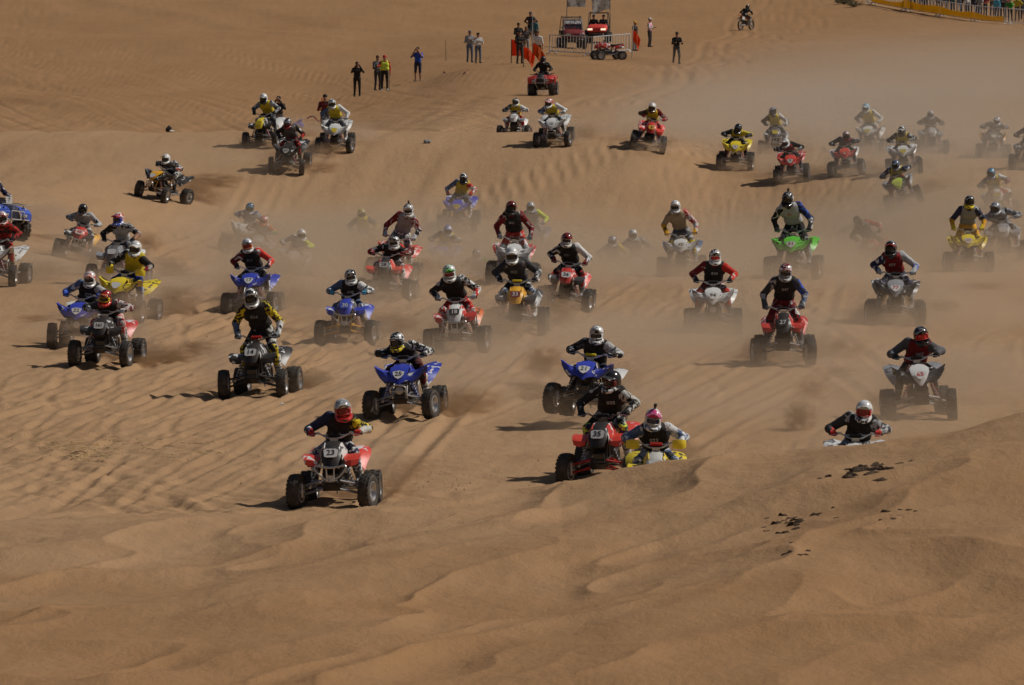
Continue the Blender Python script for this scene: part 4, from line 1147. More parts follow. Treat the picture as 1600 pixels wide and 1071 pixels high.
def spawn_rider(mat, pose, sx, helmet='white', chin=None, peak=None, goggle='black', lens='black', vest='black', vnum=None, vncol='offwhite', torso='black', lu=None, lf=None, ru=None, rf=None,
                pants='black', knee=None, boots='white', gloves='black', hyaw=0.0, hpitch=-0.08, hroll=0.0, cam_mount=False, seed=0):
    D = RIDER[(pose, sx)]
    root = empty('person', mat)
    lu = lu or torso; lf = lf or lu; ru = ru or torso; rf = rf or ru
    link('body', D['body'], [cl(torso, seed), cl(lu, seed, 'kit'), cl(lf, seed + 1, 'kit'), cl(ru, seed + 2, 'kit'), cl(rf, seed, 'kit'), cl(pants, seed, 'kit'), cl(knee or pants, seed + 1, 'kit'), M('cloth', 'black')], root)
    if vest:
        v = link('vest', D['vest'], [cl(vest, seed)], root)
        if vnum:
            link('number', text_mesh(vnum, 0.088, 0.003, 0.002), [M('print', vncol)], v, tuple(D['numpos']), (R(90) - D['tilt'], 0, 0))
    h = link('helmet', HELM, [cl(helmet, seed, 'gloss'), cl(chin or helmet, seed + 1, 'gloss')], root, tuple(D['J']['hed'] + V3(0, -.01, .01)), (hpitch, hroll, hyaw))
    h.scale = (1.0, 1.03, 1.02)
    link('visor', PEAK, [cl(peak or helmet, seed + 2, 'gloss')], h)
    link('goggles', GOG, [M('plastic', goggle)], h)
    link('lens', LENS, [M('lens', lens)], h)
    link('chin_vent', VENT, [M('plastic', 'black')], h)
    if cam_mount:
        b = MB(); b.box((0, -.02, .175), (.03, .03, .03)); b.box((0, -.03, .21), (.045, .06, .045))
        link('helmet_camera', b.mesh('helmet_camera', bevel=.005), [M('plastic', 'black')], h)
    wr, an = D['wr'], D['an']
    for s in (-1, 1):
        gp = (s * .335, .455 if pose != 'util' else .49, 1.054 if pose != 'util' else 1.10)
        el = D['J']['el']
        yaw = math.atan2(-(s * el[0] - s * wr[0]), el[1] - wr[1]) * .6
        pit = math.atan2(el[2] - wr[2], el[1] - wr[1]) * .6
        link('glove', GLOVE[s], [cl(gloves, seed)], root, gp, (pit, 0, yaw))
        kn = D['J']['kn']
        v = Vector((s * kn[0] - s * an[0], kn[1] - an[1], kn[2] - an[2])).normalized()
        rx = -math.atan2(v.y + .13, v.z) ; ry = math.atan2(v.x, v.z)
        link('boot', BOOT, [cl(boots, seed + s), M('plastic', 'dgrey')], root, (s * an[0], an[1] - .01, an[2]), (rx, ry, -s * .15))
    return root

# ------------------------------------------------------------------ bystanders
def walker_caps(pose):
    """standing figure, feet at z=0, facing -y ; slots: 0 shirt 1 sleeves 2 trousers 3 skin 4 shoes 5 shorts/legs"""
    c = []
    P = dict(lean=0.0, arm='down', legs='stand', bare=False, short=False)
    P.update(pose)
    ly = P['lean']
    hipz = .92; pel = V3(0, 0, hipz); bel = V3(0, -.2 * ly, 1.08); che = V3(0, -.7 * ly, 1.27); nec = V3(0, -ly, 1.45); hed = V3(0, -1.2 * ly - .01, 1.60)
    if P['legs'] == 'sit':
        dz = -.45
        for v in (pel, bel, che, nec, hed): v[2] += dz + .0
    c += [(pel - V3(.07, 0, 0), pel + V3(.07, 0, 0), .115, .115, 2), (bel - V3(.06, 0, 0), bel + V3(.06, 0, 0), .115, .115, 0), (che - V3(.085, 0, 0), che + V3(.085, 0, 0), .120, .120, 0),
          (nec - V3(.10, 0, .06), nec + V3(.10, 0, -.06), .07, .07, 0), (nec, hed - V3(0, 0, .04), .055, .055, 3), (hed + V3(0, .01, .03), hed + V3(0, -.015, -.035), .092, .078, 3),
          (hed + V3(0, -.085, -.005), hed + V3(0, -.10, -.022), .014, .018, 3)]
    arms = P['arm']
    for s in (-1, 1):
        sh = V3(s * .19, nec[1], nec[2] - .08)
        a = arms if isinstance(arms, str) else arms[0 if s < 0 else 1]
        if a == 'down': el = sh + V3(s * .07, .02, -.28); wr = el + V3(s * .01, -.06, -.24)
        elif a == 'cam': el = sh + V3(s * .10, -.16, -.14); wr = V3(s * .06, hed[1] - .19, hed[2] - .01)
        elif a == 'fold': el = sh + V3(s * .09, -.04, -.27); wr = V3(-s * .05, che[1] - .20, che[2] - .02)
        elif a == 'front': el = sh + V3(s * .08, -.08, -.26); wr = el + V3(-s * .10, -.22, .05)
        elif a == 'up': el = sh + V3(s * .15, -.08, .08); wr = el + V3(-s * .05, -.10, .22)
        elif a == 'hip': el = sh + V3(s * .20, .06, -.22); wr = V3(s * .17, pel[1] - .05, pel[2] + .12)
        else: el = sh + V3(s * .12, -.16, -.16); wr = el + V3(s * .06, -.18, .02)
        c += [(sh - V3(s * .06, 0, 0), sh, .068, .070, 0), (sh, el, .068, .052, 1), (el, wr, .050 if not P['bare'] else .042, .034, 3 if P['bare'] else 1), (wr, wr + (wr - el) / np.linalg.norm(wr - el) * .10, .034, .026, 3)]
    for s in (-1, 1):
        hp = V3(s * .10, 0, pel[2] - .03)
        if P['legs'] == 'stand': kn = V3(s * .12, -.03, .49); an = V3(s * .13, .02, .09)
        elif P['legs'] == 'apart': kn = V3(s * .20, -.03, .49); an = V3(s * .29, .02, .09)
        elif P['legs'] == 'walk': kn = V3(s * .10, -.16 * s - .05, .49); an = V3(s * .10, -.22 * s + .06, .09 + .05 * (s < 0))
        else: kn = V3(s * .16, -.42, pel[2] + .02); an = V3(s * .16, -.42, pel[2] - .40)
        c += [(hp, kn, .092, .066, 2), (kn, an, .060, .044 if P['short'] else .052, 3 if P['short'] else 2), (an + V3(0, .03, -.03), an + V3(s * .02, -.14, -.045), .046, .038, 4)]
    return c, hed, che, nec

WALK = {}
def walker(key, **pose):
    caps, hed, che, nec = walker_caps(pose)
    WALK[key] = (body_mesh('person_body', caps, h=.022, k=.03), hed, che, nec)
walker('down', arm='down'); walker('cam', arm='cam', lean=.03); walker('fold', arm='fold', legs='stand'); walker('front', arm='front'); walker('flag', arm=('reach', 'down'), legs='stand')
walker('apart_up', arm=('up', 'down'), legs='apart', bare=True); walker('walk', arm='front', legs='walk', lean=.06); walker('sit', arm='front', legs='sit'); walker('cam_short', arm='cam', short=True, bare=True); walker('hip', arm='hip')

def hair_mesh(cap):
    def fn(p):
        d = ell_d(p, (0, .012, .045), (.100, .112, .100))
        d = np.maximum(d, -(p[..., 2] - .025 + .9 * np.minimum(0, -(p[..., 1] + .02)) * 0 + np.where(p[..., 1] > .0, -.07, 0)))
        if cap:
            brim = box_d(p, (0, -.13, .045), (.07, .07, .012), .011)
            d = np.minimum(d, brim)
        return d
    return sdf_mesh('cap' if cap else 'hair', fn, (-.14, -.23, -.10), (.14, .16, .18), .014)
HAIR, CAP = hair_mesh(False), hair_mesh(True)

def spawn_person(mat, key, shirt, sleeve=None, trousers='jeans', shoes='black', hair='black', cap=None, vest=None, scale=1.0):
    me, hed, che, nec = WALK[key]
    root = empty('person', mat @ Matrix.Scale(scale, 4))
    link('body', me, [cl(shirt), cl(sleeve or shirt), cl(trousers), M('cloth', 'skin'), M('plastic', shoes)], root)
    if cap: link('cap', CAP, [cl(cap)], root, tuple(hed))
    else: link('hair', HAIR, [M('cloth', hair)], root, tuple(hed))
    if vest:
        def fn(p):
            d = np.minimum(union(p, [(che - V3(.085, 0, .2), che + V3(.085, 0, -.2), .125, .125), (che - V3(.085, 0, 0), che + V3(.085, 0, 0), .122, .122), (nec - V3(.10, 0, .06), nec + V3(.10, 0, -.06), .07, .07)], .05), 9) - .022
            d = np.maximum(d, -(p[..., 2] - che[2] + .27))
            return np.maximum(d, -cap_d(p, nec + V3(0, -.03, -.02), nec + V3(0, -.05, .15), .075, .10))
        link('vest', sdf_mesh('vest', fn, che - .36, che + .36, .02), [cl(vest)], root)
    return root
# ------------------------------------------------------------------ the race
def frame_at(x, y, yaw, lift=0.0, pitch=0.0, roll=0.0, wb=1.25, tr=0.5):
    """stand a vehicle on the terrain: origin under the front axle"""
    c, s = math.cos(yaw), math.sin(yaw)
    hx = lambda lx, ly: float(height(np.array([x + c * lx - s * ly]), np.array([y + s * lx + c * ly]))[0])
    fl, fr, rl, rr = hx(-tr, 0), hx(tr, 0), hx(-tr, wb), hx(tr, wb)
    zf = (fl + fr) / 2; zr = (rl + rr) / 2
    ax = Vector((2 * tr, 0, ((fr - fl) + (rr - rl)) / 2)).normalized()
    ay = Vector((0, wb, zr - zf)); ay = (ay - ax * ay.dot(ax)).normalized()
    az = ax.cross(ay)
    m = Matrix((ax, ay, az)).transposed().to_4x4()
    m = Matrix.Rotation(yaw, 4, 'Z') @ m @ Matrix.Rotation(pitch, 4, 'X') @ Matrix.Rotation(roll, 4, 'Y')
    return Matrix.Translation((x, y, zf + lift)) @ m

SPOTS = []      # front axle positions, for the dust
_n = 0
def Q(px, py, yaw, kind, pose, sx, pal, num, flags, rider, la, lr, depth=None, lift=0.0, pitch=0.0, roll=0.0, steer=None, numcol='black', near=86.0, group='racing quad bikes', scale=1.0):
    global _n
    _n += 1
    if depth: x, y, z = at_depth(px, depth)
    else: x, y, z = ground_at(px, py, near=near)
    yaw = yaw * (.7 if abs(yaw) < 30 else 1)
    if not lift: pitch -= rnd.uniform(0, 2.2); roll += rnd.uniform(-2.2, 2.2); lift = -.018
    m = frame_at(x, y, R(yaw), lift, R(pitch), R(roll)) @ Matrix.Scale(scale, 4)
    SPOTS.append((px, py, x, y, z, yaw))
    if sx: sx = math.copysign((.10, .035)[_n % 3 == 0], sx * (-1 if _n % 4 == 1 else 1))
    m = m @ Matrix.Scale(rnd.uniform(.93, 1.0), 4)
    a = spawn_atv(m, kind, palette(**pal), num, numcol, flags.split(), R(steer if steer is not None else rnd.uniform(-15, 13)))
    tag(a, la, 'quad bike', group)
    rider = dict(rider); rider.setdefault('seed', _n); rider.setdefault('hyaw', R(rnd.uniform(-26, 18))); rider.setdefault('hpitch', R(rnd.uniform(2, 12))); rider.setdefault('hroll', R(rnd.uniform(-9, 9)))
    p = spawn_rider(m, pose, sx, **rider)
    tag(p, lr, 'person', 'quad riders')
    return a, p
S, T = -.05, .05
D = dict

# ---- front runners
Q(520, 792, -6, 'rounded', 'sit', S, D(A='brightred', nose='black', A2='white', A3='brightred', B='black', spring='black', arm='metal'), '23', 'bumper nerf',
  D(helmet='grey/white', chin='red', peak='grey/offwhite', goggle='red', lens='maroon', vest='black', torso='navy', lu='navy', ru='black/yellow', rf='offwhite', pants='offwhite/navy', boots='white/dgrey', gloves='red', hyaw=R(8)),
  'red and white quad bike number 23 with silver heart-shaped bumper, foremost in the race', 'rider in black vest with yellow sleeve lettering and grey helmet on quad 23')
Q(938, 757, -15, 'rounded', 'half', T, D(A='brightred', nose='black', A2='red', A3='brightred', arm='red', spring='black', bar='darkmetal'), '35', 'nerf',
  D(helmet='black', chin='black/white', goggle='maroon', lens='black', vest='black', vnum='035', torso='black', ru='black/offwhite', pants='black', knee='neon/navy', boots='offwhite', gloves='black'),
  'red quad bike number 35 with red suspension arms beside the yellow hand guards', 'rider with glossy black helmet, neon yellow knees and white boots')
Q(1026, 0, -2, 'rounded', 'sit', S, D(A='yellow', nose='offwhite', A2='yellow', A3='yellow', guard='yellow', pad='red', spring='red'), None, 'guards nerf',
  D(helmet='pink/white', chin='white/steel', peak='pink/navy', goggle='offwhite', lens='navy', vest='black', vnum='023', torso='steel', lu='steel', ru='white/steel', pants='steel/white', boots='white', gloves='steel', cam_mount=True, hyaw=0, hpitch=R(3)),
  'yellow quad bike with yellow hand guards half sunk behind the foreground dune', 'rider in pink and white helmet with white collar behind yellow hand guards', depth=88.6)
Q(1337, 0, -6, 'angular', 'sit', T, D(A='white', nose='white', A3='white'), None, 'nerf',
  D(helmet='white', chin='white/black', peak='white/black', goggle='red', lens='maroon', vest='black', torso='charcoal', ru='charcoal/lgrey', pants='lgrey', boots='white', gloves='brightred', hyaw=0),
  'pale quad bike almost hidden behind the dune crest at right', 'rider with white helmet and red gloves showing only above the dune crest', depth=88.4)
Q(1441, 655, 2, 'angular', 'sit', S, D(A='charcoal', nose='white', A2='red', A3='grey', B='black', F='black', arm='metal', spring='red'), '65', 'nerf',
  D(helmet='black/grey', chin='black', goggle='red', lens='red', vest='maroon', vnum='065', vncol='lgrey', torso='dgrey', pants='black', boots='black', gloves='black', hyaw=R(3)),
  'dark grey quad bike with white shield number 65 descending beside the dune lip', 'rider in maroon vest 065 with black helmet and red goggles', numcol='red', roll=-3)
Q(908, 668, -14, 'angular', 'sit', T, D(A='blue', nose='blue', A2='black', A3='white', B='black', arm='darkmetal', spring='black', pad='yellow'), '21', 'nerf',
  D(helmet='white/black', chin='white/black', peak='white/black', goggle='white', lens='black', vest='black', torso='dgrey', lu='dgrey/black', ru='lgrey', rf='black', pants='navy/black', boots='black', gloves='black/grey', hyaw=R(4)),
  'blue quad bike leaping clear of the sand with its shadow below', 'rider with white skull-patterned helmet on the blue leaping quad', lift=0.20, pitch=-6, roll=5, steer=-14)
Q(628, 655, -12, 'angular', 'tuck', S, D(A='blue', nose='blue', A2='blue', A3='blue', B='navy', arm='metal', spring='blue', frame='metal'), '25', 'lamp nerf bumper',
  D(helmet='black/white', chin='black/yellow', goggle='black', lens='black', vest='black', vnum='026', vncol='grey', torso='black', lf='black', ru='black/white', pants='black/maroon', boots='tan/white', gloves='black', hyaw=R(-4)),
  'bright blue winged quad bike number 25 with round chrome headlamp', 'rider in black with black and white star helmet on blue quad 25', steer=-12)
Q(396, 620, -14, 'rounded', 'stand', S, D(A='black', nose='black', A2='black', A3='black', arm='darkmetal', spring='black', pad='red', bar='darkmetal'), '14', 'nerf',
  D(helmet='charcoal/white', chin='offwhite', peak='black/tan', goggle='black', lens='black', vest='black', vnum='014', vncol='grey', torso='black', lu='black/yellow', lf='steel', ru='yellow/black', rf='white', pants='black', knee='black/yellow', boots='offwhite/tan', gloves='black/grey', hyaw=R(8)),
  'all black quad bike number 14 throwing a sharp shadow to its left', 'standing rider in black and yellow gear on black quad 14')
Q(157, 577, -14, 'rounded', 'tuck', T, D(A='black', nose='black', A2='black', A3='red', plate='offwhite', arm='metal', spring='black'), '161', 'nerf',
  D(helmet='black/red', chin='red', peak='black/orange', goggle='yellow', lens='black', vest='black', torso='charcoal', ru='offwhite/maroon', pants='offwhite/red', boots='offwhite/dgrey', gloves='white', hyaw=R(-3)),
  'black and red quad bike number 161 kicking up sand behind its rear wheel', 'rider with red, black and yellow helmet on quad 161')
Q(120, 541, -10, 'angular', 'sit', T, D(A='blue', nose='blue', A2='navy', A3='white', spring='black'), '22', 'lamp nerf',
  D(helmet='white/red', chin='offwhite', peak='white/orange', goggle='offwhite', lens='black', vest='black', vnum='034', torso='navy', lu='steel', lf='royal', ru='lgrey', pants='navy/white', boots='white', gloves='royal', hyaw=R(3)),
  'dark blue quad bike with round lamp partly behind quad 161', 'rider in black vest 034 with blue gloves and white and red helmet')
Q(180, 503, -20, 'angular', 'half', T, D(A='yellow', nose='yellow', A2='yellow', A3='yellow', guard='yellow'), None, 'guards nerf',
  D(helmet='white', chin='white', goggle='black', lens='black', vest='vestyellow', torso='black', lu='black', ru='black', rf='maroon', pants='royal/navy', boots='lgrey', gloves='yellow', hyaw=R(2)),
  'yellow quad bike with yellow hand guards at left behind quad 161', 'rider with plain white helmet and yellow vest over black sleeves at left')
Q(176, 447, -16, 'rounded', 'half', S, D(A='grey', nose='dgrey', A3='white'), None, 'nerf',
  D(helmet='white/red', chin='white/royal', peak='red/royal', goggle='blue', lens='black', vest=None, torso='lgrey', lu='black', ru='black/lgrey', rf='skin', pants='grey', boots='white', gloves='black', hyaw=R(-10)),
  'grey quad bike hidden behind the yellow one at left', 'rider in light grey jersey with red, white and blue helmet at left')
Q(113, 407, -4, 'rounded', 'sit', T, D(A='black', nose='red', A2='red', A3='amber', plate='offwhite', bumper='metal'), '48', 'bumper nerf',
  D(helmet='charcoal/black', chin='charcoal/offwhite', goggle='black', lens='black', vest=None, torso='grey', lu='grey', ru='lgrey', pants='lgrey', boots='white/dgrey', gloves='grey', hyaw=R(4)),
  'red quad bike with chrome bumper and yellow side panel at far left', 'rider in grey jersey with dark helmet and red neck cloth at left', numcol='red')
Q(8, 372, 38, 'utility', 'util', 0.0, D(A='royal', nose='navy', plate='offwhite'), '7', 'plate',
  D(helmet='lime/green', chin='black', peak='lime', goggle='lgrey', lens='black', vest='red', torso='navy', pants='navy', boots='black', gloves='lgrey', hyaw=R(-20)),
  'dark blue utility quad with front rack cut by the left edge', 'rider with bright green helmet and red vest at the left edge', group='utility quads')
Q(-14, 447, -16, 'angular', 'half', T, D(A='white', nose='white', A3='white'), None, 'nerf',
  D(helmet='white/red', vest='black/red', torso='red/black', pants='black/red', boots='tan', gloves='black'),
  'white quad bike cut by the left edge with dusty rear wheel', 'rider in red, black and white patterned gear cut by the left edge')
Q(236, 312, -32, 'angular', 'tuck', S, D(A='charcoal', nose='amber', A2='black', A3='black', spring='orange', frame='amber'), None, 'bumper nerf',
  D(helmet='white', chin='white', peak='white/black', goggle='black', lens='black', vest='dgrey', torso='black', ru='black/white', rf='red/white', pants='black/offwhite', boots='black', gloves='black', hyaw=R(10)),
  'black quad bike with orange-yellow nose sliding alone on the left', 'rider with white helmet and dark grey vest sliding on the yellow-nosed quad', steer=16)
Q(447, 270, -12, 'angular', 'half', T, D(A='black', nose='black', A3='black', plate='offwhite'), '60', 'nerf',
  D(helmet='black/grey', chin='maroon', goggle='maroon', lens='black', vest='dgrey', torso='black', ru='black', rf='red/black', pants='black/red', boots='black', gloves='black', hyaw=R(-4)),
  'black winged quad bike with white plate on the slope at upper left', 'rider in dark grey chest guard with black helmet at upper left')
Q(408, 210, -24, 'rounded', 'half', S, D(A='black', nose='yellow', A2='black', A3='white', plate='yellow'), None, 'nerf lights',
  D(helmet='white', chin='black', peak='white/black', goggle='black', lens='black', vest='vestyellow', torso='lgrey', lu='steel', lf='navy', ru='lgrey', pants='charcoal', boots='offwhite', gloves='black', hyaw=R(4)),
  'black quad bike with yellow number plate on the upper left crest', 'rider in yellow vest leaning on the black quad of the upper left crest', depth=204)
Q(523, 216, -4, 'angular', 'half', S, D(A='white', nose='white', A3='white', B='grey', F='lgrey', plate='yellow'), None, 'nerf',
  D(helmet='white/black', chin='offwhite', goggle='black', lens='black', vest='vestyellow', torso='lgrey', lu='steel', ru='white', pants='dgrey', boots='white', gloves='grey', hyaw=R(-2)),
  'white winged quad bike with yellow plate on the upper left crest', 'rider in yellow vest and white sleeves on the white quad of the upper left crest', depth=203)

# ---- middle of the field
Q(391, 486, -8, 'angular', 'half', S, D(A='blue', nose='blue', A2='blue', A3='blue', frame='metal'), '17', 'lamp nerf',
  D(helmet='white/steel', chin='offwhite', goggle='orange', lens='maroon', vest='black', vnum='017', vncol='grey', torso='black', lu='maroon', ru='brightred', pants='black', boots='white', gloves='black', hyaw=R(2)),
  'blue winged quad bike number 17 behind the black quad 14', 'rider with white and pale blue helmet and red sleeves on blue quad 17')
Q(540, 535, -7, 'rounded', 'sit', S, D(A='blue', nose='blue', A2='dgrey', A3='blue', bumper='metal', arm='amber', spring='orange', frame='amber', plate='royal'), '30', 'bumper nerf',
  D(helmet='black/white', chin='white', goggle='offwhite', lens='black', vest='black', vnum='030', torso='steel', lu='steel', ru='white', rf='white/black', pants='steel', boots='tan', gloves='cyan', hyaw=R(6)),
  'blue quad bike with silver bumper and gold suspension arms', 'rider in black vest 030 with pale blue and white sleeves', numcol='white')
Q(600, 468, -10, 'rounded', 'tuck', T, D(A='brightred', nose='black', A2='brightred', A3='brightred', plate='lgrey'), '28', 'nerf',
  D(helmet='black/white', chin='offwhite', goggle='white', lens='black', vest='black', torso='black', lf='maroon', rf='maroon', pants='black/white', boots='white', gloves='maroon', hyaw=R(0)),
  'red quad bike number 28 wrapped in dust at centre left', 'rider all in black with black and white helmet on red quad 28')
Q(610, 436, -8, 'angular', 'stand', T, D(A='brightred', nose='brightred', A3='brightred'), None, 'nerf',
  D(helmet='white/black', chin='offwhite', peak='white/black', goggle='white', lens='black', vest='grey', torso='maroon', lu='maroon', ru='maroon/white', rf='white/black', pants='dgrey/white', knee='dgrey/red', boots='white', gloves='lgrey', cam_mount=True, hyaw=R(4)),
  'red winged quad bike right behind red quad 28', 'standing rider in grey chest guard with a camera on his white helmet')
Q(565, 0, -6, 'angular', 'half', S, D(A='yellow', nose='yellow', A3='yellow'), None, 'nerf',
  D(helmet='yellow/grey', chin='yellow', goggle='black', lens='black', vest='vestyellow', torso='dgrey', rf='yellow', pants='dgrey', boots='grey', gloves='black'),
  'yellow quad bike fading into dust behind the red ones', 'dusty rider with yellow helmet and yellow jersey beside the grey chest guard', depth=184)
Q(451, 0, 0, 'angular', 'sit', S, D(A='lgrey', nose='lgrey', A3='lgrey'), None, '',
  D(helmet='white', chin='white', vest='lgrey', torso='lgrey', ru='neon', pants='grey', boots='grey', gloves='grey'),
  'pale quad bike lost in dust right of the blue quad 17', 'ghostly rider in white helmet alone in the dust at centre left', depth=174)
Q(368, 0, -10, 'angular', 'sit', S, D(A='white', nose='white', A3='white'), None, 'nerf',
  D(helmet='navy/cyan', chin='lgrey', vest=None, torso='steel', pants='grey', boots='grey', gloves='navy'),
  'white quad bike in dust at left behind blue quad 17', 'dusty rider with dark blue helmet and grey-blue jersey at left', depth=181)
Q(394, 0, -6, 'rounded', 'sit', T, D(A='lgrey', nose='grey', A3='lgrey'), None, 'nerf',
  D(helmet='red/white', chin='orange', goggle='red', lens='maroon', vest='lgrey', torso='maroon', ru='orange', rf='green', pants='grey', boots='grey', gloves='grey'),
  'grey quad bike in dust beside the dark blue helmet', 'dusty rider with pink-red helmet and grey chest guard at left', depth=178)
Q(714, 362, -8, 'angular', 'half', T, D(A='blue', nose='blue', A2='white', A3='blue', plate='yellow'), '92', 'nerf',
  D(helmet='black/white', chin='black', goggle='black', lens='black', vest='vestyellow', torso='steel', lu='steel', ru='red', rf='red/white', pants='dgrey', boots='white', gloves='red', hyaw=R(0)),
  'blue quad bike with yellow plate and dusty wheels at upper centre', 'rider in yellow vest with black helmet on the blue quad of upper centre')
Q(687, 0, -6, 'angular', 'sit', S, D(A='royal', nose='royal', A3='royal'), None, 'nerf',
  D(helmet='royal/white', chin='lgrey', vest='vestyellow', torso='dgrey', lu='dgrey', pants='dgrey', boots='grey', gloves='black'),
  'dust-veiled blue quad bike left of the centre', 'dusty rider with blue striped helmet and yellow vest at centre', depth=178)
Q(741, 0, -6, 'rounded', 'sit', S, D(A='grey', nose='grey', A3='grey'), None, '',
  D(helmet='grey', chin='grey', vest='grey', torso='dgrey', ru='green', pants='dgrey', boots='grey', gloves='black'),
  'grey quad bike sunk in dust behind quad 18', 'dusty rider with grey helmet low in the dust behind quad 18', depth=166)
Q(714, 550, -6, 'rounded', 'half', S, D(A='red', nose='white', A2='red', A3='orange', plate='black', bumper='metal'), '18', 'bumper nerf',
  D(helmet='white/green', chin='offwhite', peak='black/lime', goggle='white', lens='maroon', vest='black', torso='black', lu='black', ru='black/white', rf='red', pants='red', knee='red/white', boots='black', gloves='lgrey', hyaw=R(3)),
  'red and white quad bike number 18 with wide silver bumper at centre', 'rider in black vest and red trousers on quad 18', numcol='white')
Q(801, 447, 0, 'angular', 'stand', S, D(A='white', nose='white', A2='dgrey', A3='red', B='steel', F='grey'), '331', 'nerf',
  D(helmet='maroon/black', chin='black', goggle='black', lens='black', vest='black', vnum='041', vncol='grey', torso='maroon', lu='maroon', ru='maroon', pants='red', knee='lgrey', boots='lgrey', gloves='dgrey', hyaw=R(3)),
  'white quad bike number 331 behind the white plain helmet', 'standing rider in dark red jersey and red trousers with black vest')
Q(830, 0, -8, 'angular', 'half', T, D(A='steel', nose='steel', A3='steel'), None, '',
  D(helmet='lgrey', chin='grey', vest='grey', torso='dgrey', ru='neon', pants='grey', boots='grey', gloves='grey'),
  'steel blue quad bike faint in dust behind quad 331', 'faint rider with grey helmet right behind the dark red jersey', depth=186)
Q(806, 520, -6, 'rounded', 'half', S, D(A='charcoal', nose='amber', A2='amber', A3='charcoal', plate='maroon', pad='yellow'), '33', 'nerf',
  D(helmet='white', chin='white', peak='white', goggle='black', lens='black', vest='charcoal', vnum='033', vncol='lgrey', torso='charcoal', rf='charcoal/white', pants='black', knee='steel/white', boots='white', gloves='black', hyaw=R(3)),
  'orange-yellow nosed quad bike number 33 in dust at centre', 'rider with plain white helmet and charcoal jersey 033 at centre', numcol='white')
Q(880, 487, -8, 'rounded', 'half', S, D(A='charcoal', nose='red', A2='red', A3='brightred'), '36', 'nerf',
  D(helmet='black/red', chin='offwhite', peak='red/black', goggle='white', lens='black', vest='black', vnum='031', vncol='grey', torso='black', lf='black', ru='white', rf='white/black', pants='black', knee='black/red', boots='grey', gloves='maroon', hyaw=R(3)),
  'red quad bike in dust right of quad 33', 'rider with black and red helmet and one white sleeve right of centre')
Q(957, 0, -4, 'angular', 'half', S, D(A='yellow', nose='yellow', A3='yellow'), None, '',
  D(helmet='grey/steel', chin='grey', vest='dgrey', torso='dgrey', ru='yellow', pants='dgrey', boots='grey', gloves='black'),
  'yellow quad bike drowned in dust right of centre', 'ghostly rider with grey helmet and yellow shoulder right of centre', depth=170)
Q(994, 0, -2, 'rounded', 'half', T, D(A='lgrey', nose='lgrey', A3='grey'), None, '',
  D(helmet='lgrey/white', chin='grey', vest='grey', torso='grey', pants='grey', boots='grey', gloves='grey'),
  'grey quad bike drowned in dust left of the tan rider', 'ghostly rider in pale patterned helmet left of the tan rider', depth=172)
Q(1066, 432, -5, 'angular', 'stand', S, D(A='white', nose='white', A2='yellow', A3='steel', B='dgrey', plate='offwhite'), '42', 'nerf',
  D(helmet='white', chin='white/grey', goggle='grey', lens='black', vest='tan', torso='tan', lu='tan', lf='amber', ru='offwhite/red', rf='offwhite', pants='dgrey', knee='yellow/dgrey', boots='grey', gloves='amber', hyaw=R(-4)),
  'white and yellow quad bike with number 42 fading in dust', 'tan clothed rider with white helmet and yellow gloves right of centre')
Q(1114, 520, -3, 'angular', 'half', T, D(A='white', nose='white', A2='grey', A3='white', B='grey', F='grey', arm='darkmetal', spring='red'), '94', 'lamp nerf',
  D(helmet='black/white', chin='white', peak='white/black', goggle='white', lens='red', vest='black', vnum='010', torso='maroon', lu='maroon', ru='red', rf='brightred', pants='maroon', knee='red', boots='black', gloves='black', hyaw=R(3)),
  'white winged quad bike number 94 with a broad clean front', 'rider in black vest 010 with red sleeves on white quad 94')
Q(1238, 436, -10, 'angular', 'stand', S, D(A='lime', nose='lime', A2='lime', A3='lime', arm='metal', spring='metal', plate='offwhite'), '51', 'nerf',
  D(helmet='black/white', chin='black', peak='black', goggle='black', lens='black', vest='lgrey', vnum='01', vncol='red', torso='black', lu='black', ru='black/royal', rf='black/white', pants='black', knee='black/lgrey', boots='grey', gloves='black', cam_mount=True, hyaw=R(-2)),
  'bright green quad bike number 51 in the right half', 'standing rider in light grey chest guard on the bright green quad', numcol='maroon', scale=1.07)
Q(1212, 0, -4, 'rounded', 'sit', S, D(A='vestyellow', nose='grey', A3='grey'), None, '',
  D(helmet='grey/lgrey', chin='grey', vest='grey', torso='grey', ru='orange', pants='grey', boots='grey', gloves='grey'),
  'dull yellow quad bike hidden behind the green one', 'dusty rider with grey helmet peeping left of the green quad', depth=166)
Q(1224, 573, -5, 'rounded', 'stand', T, D(A='red', nose='black', A2='red', A3='red', arm='metal', spring='black', plate='black'), '27', 'nerf',
  D(helmet='maroon/white', chin='lgrey', peak='maroon/white', goggle='grey', lens='black', vest='black', vnum='047', vncol='grey', torso='black', lu='charcoal', ru='charcoal/royal', rf='steel/lgrey', pants='maroon', knee='black/red', boots='dgrey', gloves='dgrey', hyaw=R(3)),
  'red quad bike number 27 standing clear with its shadow at right', 'standing rider in black vest with dark red and white helmet on quad 27', numcol='white', lift=0.03)
Q(1398, 508, -5, 'angular', 'half', S, D(A='charcoal', nose='grey', A2='charcoal', A3='charcoal', spring='amber'), '77', 'nerf',
  D(helmet='black/grey', chin='black', peak='red', goggle='black', lens='black', vest='maroon', vnum='077', torso='steel', lu='navy', ru='lgrey', rf='lgrey/royal', pants='navy', knee='navy', boots='grey', gloves='lgrey', hyaw=R(-4)),
  'black quad bike number 77 with dusty wheels at right', 'rider in maroon vest 077 with red-topped black helmet', numcol='red')
